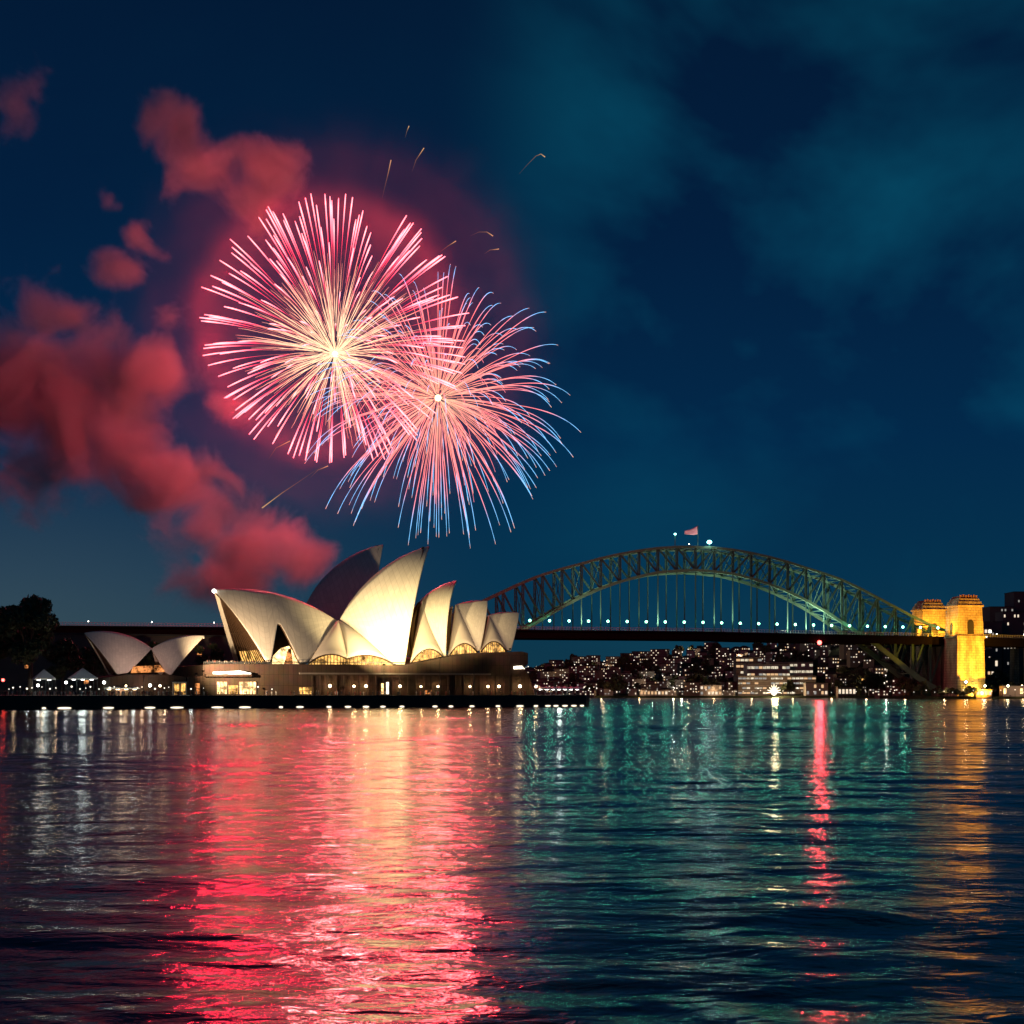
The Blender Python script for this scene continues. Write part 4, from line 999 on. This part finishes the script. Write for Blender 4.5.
# city at the right edge
block('office_tower', 1014, 1040, 592, 1560, 'citydark', 12, .12, 'dark tall office tower at the right edge', 'tower', 30, ('win3', 'win3', 'win'))
block('office_tower', 990, 1014, 607, 1540, 'citydark', 10, .22, 'dark office block with a white roof light beside the tallest tower', 'tower', 26, ('win', 'win3', 'win3'))
block('office_tower', 1003, 1030, 612, 1490, 'citydark', 9, .30, 'office block with bright upper windows in front of the tallest tower', 'tower', 24, ('win', 'win', 'win3'))
block('office_tower', 984, 1002, 622, 1480, 'citydark', 8, .2, 'lowest dark office block right of the near pylon', 'tower', 20, ('win3', 'win', 'win3'))
block('lit_pavilion', 976, 992, 628, 1430, 'wallpale', 2, .8, 'bright pavilion on the approach just right of the near pylon', 'building', 12, ('white', 'win', 'win2'), py0=641)
block('terrace_flats', 976, 1002, 658, 1460, 'walldark', 3, .6, 'lit terrace of flats seen under the right approach', 'block of flats', 14, ('win', 'win2', 'win3'))

#@@FIRE
# ------------------------------------------------------------------ fireworks
def trail_mat(name, stops, strength):
    m = bpy.data.materials.new(name); m.use_nodes = True; t = m.node_tree
    for n in list(t.nodes): t.nodes.remove(n)
    o = nd(t, 'ShaderNodeOutputMaterial'); em = nd(t, 'ShaderNodeEmission'); a = nd(t, 'ShaderNodeAttribute', attribute_name='burn'); r_ = nd(t, 'ShaderNodeValToRGB')
    el = r_.color_ramp.elements
    el[0].position, el[0].color = stops[0][0], (*stops[0][1], 1); el[1].position, el[1].color = stops[-1][0], (*stops[-1][1], 1)
    for p, c in stops[1:-1]: x = el.new(p); x.color = (*c, 1)
    t.links.new(a.outputs['Fac'], r_.inputs['Fac']); t.links.new(r_.outputs['Color'], em.inputs['Color']); em.inputs['Strength'].default_value = strength
    t.links.new(em.outputs[0], o.inputs['Surface']); m.cycles.emission_sampling = 'NONE'; return m
def trail_verts(pts, rads, n=4):
    k = len(pts); P = np.array(pts); d = np.gradient(P, axis=0); d /= np.linalg.norm(d, axis=1)[:, None] + 1e-9
    x = np.cross(d, [.13, .97, .2]); x /= np.linalg.norm(x, axis=1)[:, None] + 1e-9; y = np.cross(d, x)
    v = []
    for i in range(k):
        for j in range(n):
            a = 2 * math.pi * j / n; v.append(P[i] + (x[i] * math.cos(a) + y[i] * math.sin(a)) * rads[i])
    f = [(i * n + j, i * n + (j + 1) % n, (i + 1) * n + (j + 1) % n, (i + 1) * n + j) for i in range(k - 1) for j in range(n)]
    return v, f
def trail_obj(name, items, m, parent):
    V, Fc, B = [], [], []
    for pts, rads, burn in items:
        v, f = trail_verts(pts, rads); k = len(V); V += [tuple(q) for q in v]; Fc += [tuple(i + k for i in q) for q in f]; B += [b for b in burn for _ in range(4)]
    me = bpy.data.meshes.new(name); me.from_pydata(V, [], Fc); a = me.attributes.new('burn', 'FLOAT', 'POINT'); a.data.foreach_set('value', B); me.materials.append(m)
    o = bpy.data.objects.new(name, me); col.objects.link(o); o.parent = parent; return o
FY = 930.0; K = FY / F_PX   # metres per pixel there
c1 = at(335, 354, FY); c2 = at(438, 398, FY + 25)
def fib(n, seed):
    r = random.Random(seed); o = []
    for i in range(n):
        z = 1 - 2 * (i + .5) / n; a = i * 2.399963 + r.uniform(-.25, .25); q = math.sqrt(max(0, 1 - z * z)); o.append(Vector((q * math.cos(a), z, q * math.sin(a))) )
    return o
RED_T = trail_mat('red_star_fire', ((0, (.4, .22, .12)), (.3, (.34, .11, .08)), (.58, (.24, .035, .045)), (.68, (.7, .03, .08)), (.82, (1, .16, .21)), (.93, (1, .27, .30)), (1, (1, .22, .27))), 3.6)
PEACH_T = trail_mat('peach_star_fire', ((0, (1, .66, .36)), (.5, (1, .56, .36)), (1, (1, .34, .25))), 1.9)
BLUE_T = trail_mat('blue_tipped_star_fire', ((0, (1, .62, .34)), (.15, (1, .36, .26)), (.50, (.95, .20, .22)), (.66, (.85, .28, .36)), (.78, (.22, .46, .85)), (.95, (.17, .56, 1)), (1, (1, .40, .20))), 1.7)
CORE_T = glow_mat('burst_core_fire', (1, .74, .36), 12)
b1 = empty('firework_burst', c1, 0, label='red round firework burst with glowing pink star tips', cat='firework', group='firework bursts over the opera house')
b2 = empty('firework_burst', c2, 0, label='right firework burst of drooping pink trails with blue ends', cat='firework', group='firework bursts over the opera house')
for b_ in (b1, b2):
    mb = MB(); mb.ball((0, 0, 0), 2.0, 14); mb.build('burst_core', CORE_T, b_, smooth=True)
tips = []
def burst1():
    big, rest = [], []
    r = random.Random(5)
    for d in fib(235, 1):       # outer shell of stars
        rad = 86 * r.uniform(.965, 1.02); st = r.uniform(.2, .5)
        up = 19; pts, rr, bu = [], [], []
        rim = math.sqrt(d.x ** 2 + d.z ** 2)
        for i in range(13):
            t = st + (1 - st) * i / 12
            p = d * rad * t + Vector((0, 0, up * (1.25 * t - .25 * t * t * 1.0) - 5 * t ** 3)); pts.append(p[:]); s_ = (t - st) / (1 - st)
            rr.append(.07 + .06 * s_ * r.uniform(.5, 1.6) + (.29 * r.uniform(.8, 1.2) * min(1, max(0, (s_ - .5) / .3)) if i < 12 else .15)); bu.append(t)
        (big if rim > .62 else rest).append((pts, rr, bu)); 
        if rim > .78: tips.append(Vector(pts[-1]))
    inner = []
    for d in fib(250, 2):
        rad = r.uniform(38, 70); st = r.uniform(.04, .34); pts, rr, bu = [], [], []
        for i in range(11):
            t = st + (1 - st) * i / 10; p = d * rad * t + Vector((r.uniform(-.2, .2), 0, r.uniform(-.2, .2) + 7 * t - 4 * t ** 3)); pts.append(p[:]); bu.append(min(1, max(0, t + r.uniform(-.2, .2))))
            rr.append(.05 + .13 * math.sin(math.pi * min(1, .1 + .9 * i / 10)) * r.uniform(.4, 1.6))
        inner.append((pts, rr, bu))
    for d in fib(70, 12):       # hot heart of the burst
        rad = r.uniform(7, 20); pts = [(d * rad * t + Vector((0, 0, 1.5 * t)))[:] for t in (0, .3, .6, 1)]; inner.append((pts, [.32, .26, .16, .06], [0, .02, .05, .12]))
    big.sort(key=lambda q: -abs(q[0][-1][0]) - abs(q[0][-1][2])); rest += big[98:]
    for it in big[:98]: trail_obj('star_trail', [it], RED_T, b1)
    o = trail_obj('fine_trail', rest, RED_T, b1); o['kind'] = 'stuff'
    o = trail_obj('spark_trail', inner, PEACH_T, b1); o['kind'] = 'stuff'
burst1()
def burst2():
    big, rest = [], []; r = random.Random(9)
    for i_, d in enumerate(fib(330, 3)):
        rim = math.sqrt(d.x ** 2 + d.z ** 2)
        v = 107 * r.uniform(.80, 1.04) if i_ % 3 else 70 * r.uniform(.6, 1.1); st = r.uniform(.02, .16); pts, rr, bu = [], [], []
        dr = r.uniform(13, 24)
        for i in range(17):
            t = st + (1 - st) * i / 16; e_ = (1 - math.exp(-1.35 * t)) / (1 - math.exp(-1.35))
            p = d * v * e_ * .88 + Vector((0, 0, 6 * t - dr * t ** 2.6)); pts.append(p[:]); bu.append(t if v > 66 else t * .6)
            rr.append((.055 + .165 * math.sin(math.pi * min(1, .04 + .86 * i / 16))) * r.uniform(.6, 1.4))
        (big if rim > .6 and v > 72 else rest).append((pts, rr, bu))
    big.sort(key=lambda q: -abs(q[0][-1][0]) - abs(q[0][-1][2])); rest += big[98:]
    for it in big[:98]: trail_obj('star_trail', [it], BLUE_T, b2)
    o = trail_obj('fine_trail', rest, BLUE_T, b2); o['kind'] = 'stuff'
burst2()
# the light the burning stars give
REDL = (1, .015, .045)
lamp('burst_light', (0, 0, 6), 1.0e6, (1, .20, .20), 10, b1)
lamp('burst_light', (0, 0, 0), 5e5, (1, .14, .14), 10, b2)
tips.sort(key=lambda p: math.atan2(p.z - 10, p.x))
for p in tips[::2]: lamp('star_light', p * 1.0, 27000, REDL, 1.0, b1)
# stray sparks
STR_T = trail_mat('stray_spark_fire', ((0, (.05, .04, .05)), (.6, (.22, .12, .07)), (1, (.8, .46, .20))), 1.0)
for pts_, lb in (((( 382, 199), (385, 186), (388, 174), (391, 160)), 'straight stray spark rising above the red burst'), (((405, 138), (407, 131), (409, 126)), 'faint short stray spark highest above the bursts'),
             (((519, 174), (528, 164), (536, 156), (541, 154), (545, 157)), 'hooked golden stray spark far right of the bursts'), (((470, 236), (479, 232), (487, 232), (493, 236)), 'small golden arc of a spark right of the red burst'),
             (((440, 252), (448, 246), (456, 241)), 'faint spark leaving the red burst to the upper right'), (((322, 466), (300, 481), (282, 493), (262, 508)), 'thin greenish streak low left below the bursts'), (((268, 460), (276, 448), (290, 441)), 'dim hooked spark at the lower left of the red burst'), (((412, 172), (416, 160), (424, 148)), 'very faint spark right of the straight rising spark'), (((484, 254), (490, 250), (499, 249)), 'faintest short spark below the small golden arc'), (((310, 478), (318, 470), (328, 466)), 'dim spark fallen under the meeting of the two bursts')):
    q = [at(x, y, FY) for x, y in pts_]; o = empty('stray_spark', q[0], 0, label=lb, cat='spark', group='stray sparks around the bursts')
    P = []
    for a, b in zip(q, q[1:]): P += [a.lerp(b, i / 5) for i in range(5)]
    P.append(q[-1]); n_ = len(P); trail_obj('spark_streak', [([(p - q[0])[:] for p in P], [.08 + .20 * i / n_ for i in range(n_)], [i / (n_ - 1) for i in range(n_)])], STR_T, o)

#@@SMOKE
# ------------------------------------------------------------------ smoke bank and clouds: density grids built once from puffs and noise
def cloud(name, puffs, lo, hi, res, dens, color, noise_scale, label, kind='stuff', amp=.9, sharp=2.2, off=(0, 0, 0), ring=False, rough=.56):
    g = bpy.data.node_groups.new(name, 'GeometryNodeTree'); g.interface.new_socket('Geometry', in_out='OUTPUT', socket_type='NodeSocketGeometry')
    o_ = nd(g, 'NodeGroupOutput'); pos = nd(g, 'GeometryNodeInputPosition'); acc = None
    def M_(op, a, b=None, c=None):
        n = nd(g, 'ShaderNodeMath', operation=op)
        for i, q in enumerate((a, b, c)):
            if q is None: continue
            if isinstance(q, (int, float)): n.inputs[i].default_value = q
            else: g.links.new(q, n.inputs[i])
        return n.outputs[0]
    for (c, r_, k_) in puffs:
        s = nd(g, 'ShaderNodeVectorMath', operation='SUBTRACT'); g.links.new(pos.outputs[0], s.inputs[0]); s.inputs[1].default_value = c
        d = nd(g, 'ShaderNodeVectorMath', operation='DIVIDE'); g.links.new(s.outputs[0], d.inputs[0]); d.inputs[1].default_value = r_
        ln = nd(g, 'ShaderNodeVectorMath', operation='LENGTH'); g.links.new(d.outputs[0], ln.inputs[0])
        v = M_('MULTIPLY_ADD', ln.outputs['Value'], -k_, k_) if not ring else M_('MULTIPLY_ADD', M_('ABSOLUTE', M_('SUBTRACT', ln.outputs['Value'], .79)), -k_ / .30, k_)
        acc = v if acc is None else M_('SMOOTH_MAX', acc, v, .18)
    ns = nd(g, 'ShaderNodeTexNoise', i_Scale=noise_scale, i_Detail=7.0, i_Roughness=rough, i_Distortion=.6)
    of = nd(g, 'ShaderNodeVectorMath', operation='ADD'); g.links.new(pos.outputs[0], of.inputs[0]); of.inputs[1].default_value = off; g.links.new(of.outputs[0], ns.inputs['Vector'])
    f = M_('ADD', acc, M_('MULTIPLY', M_('SUBTRACT', ns.outputs[0], .55), amp * 2))
    f = M_('MULTIPLY', f, sharp); n = nd(g, 'ShaderNodeClamp'); g.links.new(f, n.inputs[0]); f = M_('POWER', n.outputs[0], 1.3 if not ring else 3.0)
    vc = nd(g, 'GeometryNodeVolumeCube'); g.links.new(f, vc.inputs['Density']); vc.inputs['Min'].default_value = lo; vc.inputs['Max'].default_value = hi
    for ax, r_ in zip('XYZ', res): vc.inputs['Resolution ' + ax].default_value = r_
    m = bpy.data.materials.new(name); m.use_nodes = True; t = m.node_tree
    for q in list(t.nodes): t.nodes.remove(q)
    om = nd(t, 'ShaderNodeOutputMaterial'); pv = nd(t, 'ShaderNodeVolumePrincipled'); pv.inputs['Color'].default_value = (*color, 1); pv.inputs['Density'].default_value = dens; pv.inputs['Anisotropy'].default_value = .0
    t.links.new(pv.outputs[0], om.inputs['Volume'])
    sm = nd(g, 'GeometryNodeSetMaterial'); sm.inputs['Material'].default_value = m; g.links.new(vc.outputs[0], sm.inputs[0]); g.links.new(sm.outputs[0], o_.inputs[0])
    me = bpy.data.meshes.new(name); me.materials.append(m); ob = bpy.data.objects.new(name, me); col.objects.link(ob); md = ob.modifiers.new('grid', 'NODES'); md.node_group = g
    tag(ob, label, None, kind=kind); return ob
CY = 1030.0
def pf(px, py, rx, rz, ry=60, k=1.0, y=CY):
    p = at(px, py, y); s_ = y / F_PX; return (p[:], (rx * s_, ry, rz * s_), k)
puffs = [pf(20, 395, 130, 92, 60, 1.2), pf(-80, 380, 130, 110, 60, 1.2), pf(30, 462, 90, 48, 50, .9), pf(95, 400, 88, 76, 60, 1.15), pf(158, 372, 46, 44), pf(110, 445, 78, 52), pf(165, 480, 60, 42), pf(205, 515, 56, 50), pf(245, 545, 62, 52), pf(300, 555, 36, 40), pf(225, 580, 60, 36), pf(45, 318, 62, 34, 50, .6),
         pf(174, 124, 44, 42, 40, 1.0), pf(200, 165, 36, 42, 40, .7), pf(275, 165, 40, 30, 40, .9), pf(240, 196, 46, 24, 40, .55), pf(108, 204, 20, 18, 30, .6), pf(120, 265, 46, 26, 34, .95), pf(133, 245, 20, 20, 30, .7), pf(24, 108, 40, 30, 40, .75), pf(170, 318, 20, 14, 30, .6), pf(222, 412, 22, 14, 30, .55)]
a_, b_ = at(-230, 640, CY), at(350, 60, CY)
cloud('cloud', puffs, (a_.x, CY - 110, a_.z), (b_.x, CY + 110, b_.z), (340, 64, 340), .040, (.82, .90, .92), .020, 'smoke clouds lit red by the fireworks', amp=1.6, sharp=2.1, rough=.60)
sp = [pf(326, 327, 158, 156, 100, 1.0, FY), pf(445, 385, 120, 125, 85, .5, FY + 20), pf(340, 330, 235, 215, 130, .62, FY)]  # hollow shells added for the burst glow, its red partly in their colour
a_, b_ = at(60, 600, FY), at(640, 70, FY)
cloud('smoke', sp, (a_.x, FY - 150, a_.z), (b_.x, FY + 150, b_.z), (130, 90, 130), .0012, (.9, .62, .62), .03, 'thin reddish smoke rings added as the glow around the firework bursts', amp=.50, sharp=1.05, ring=True)
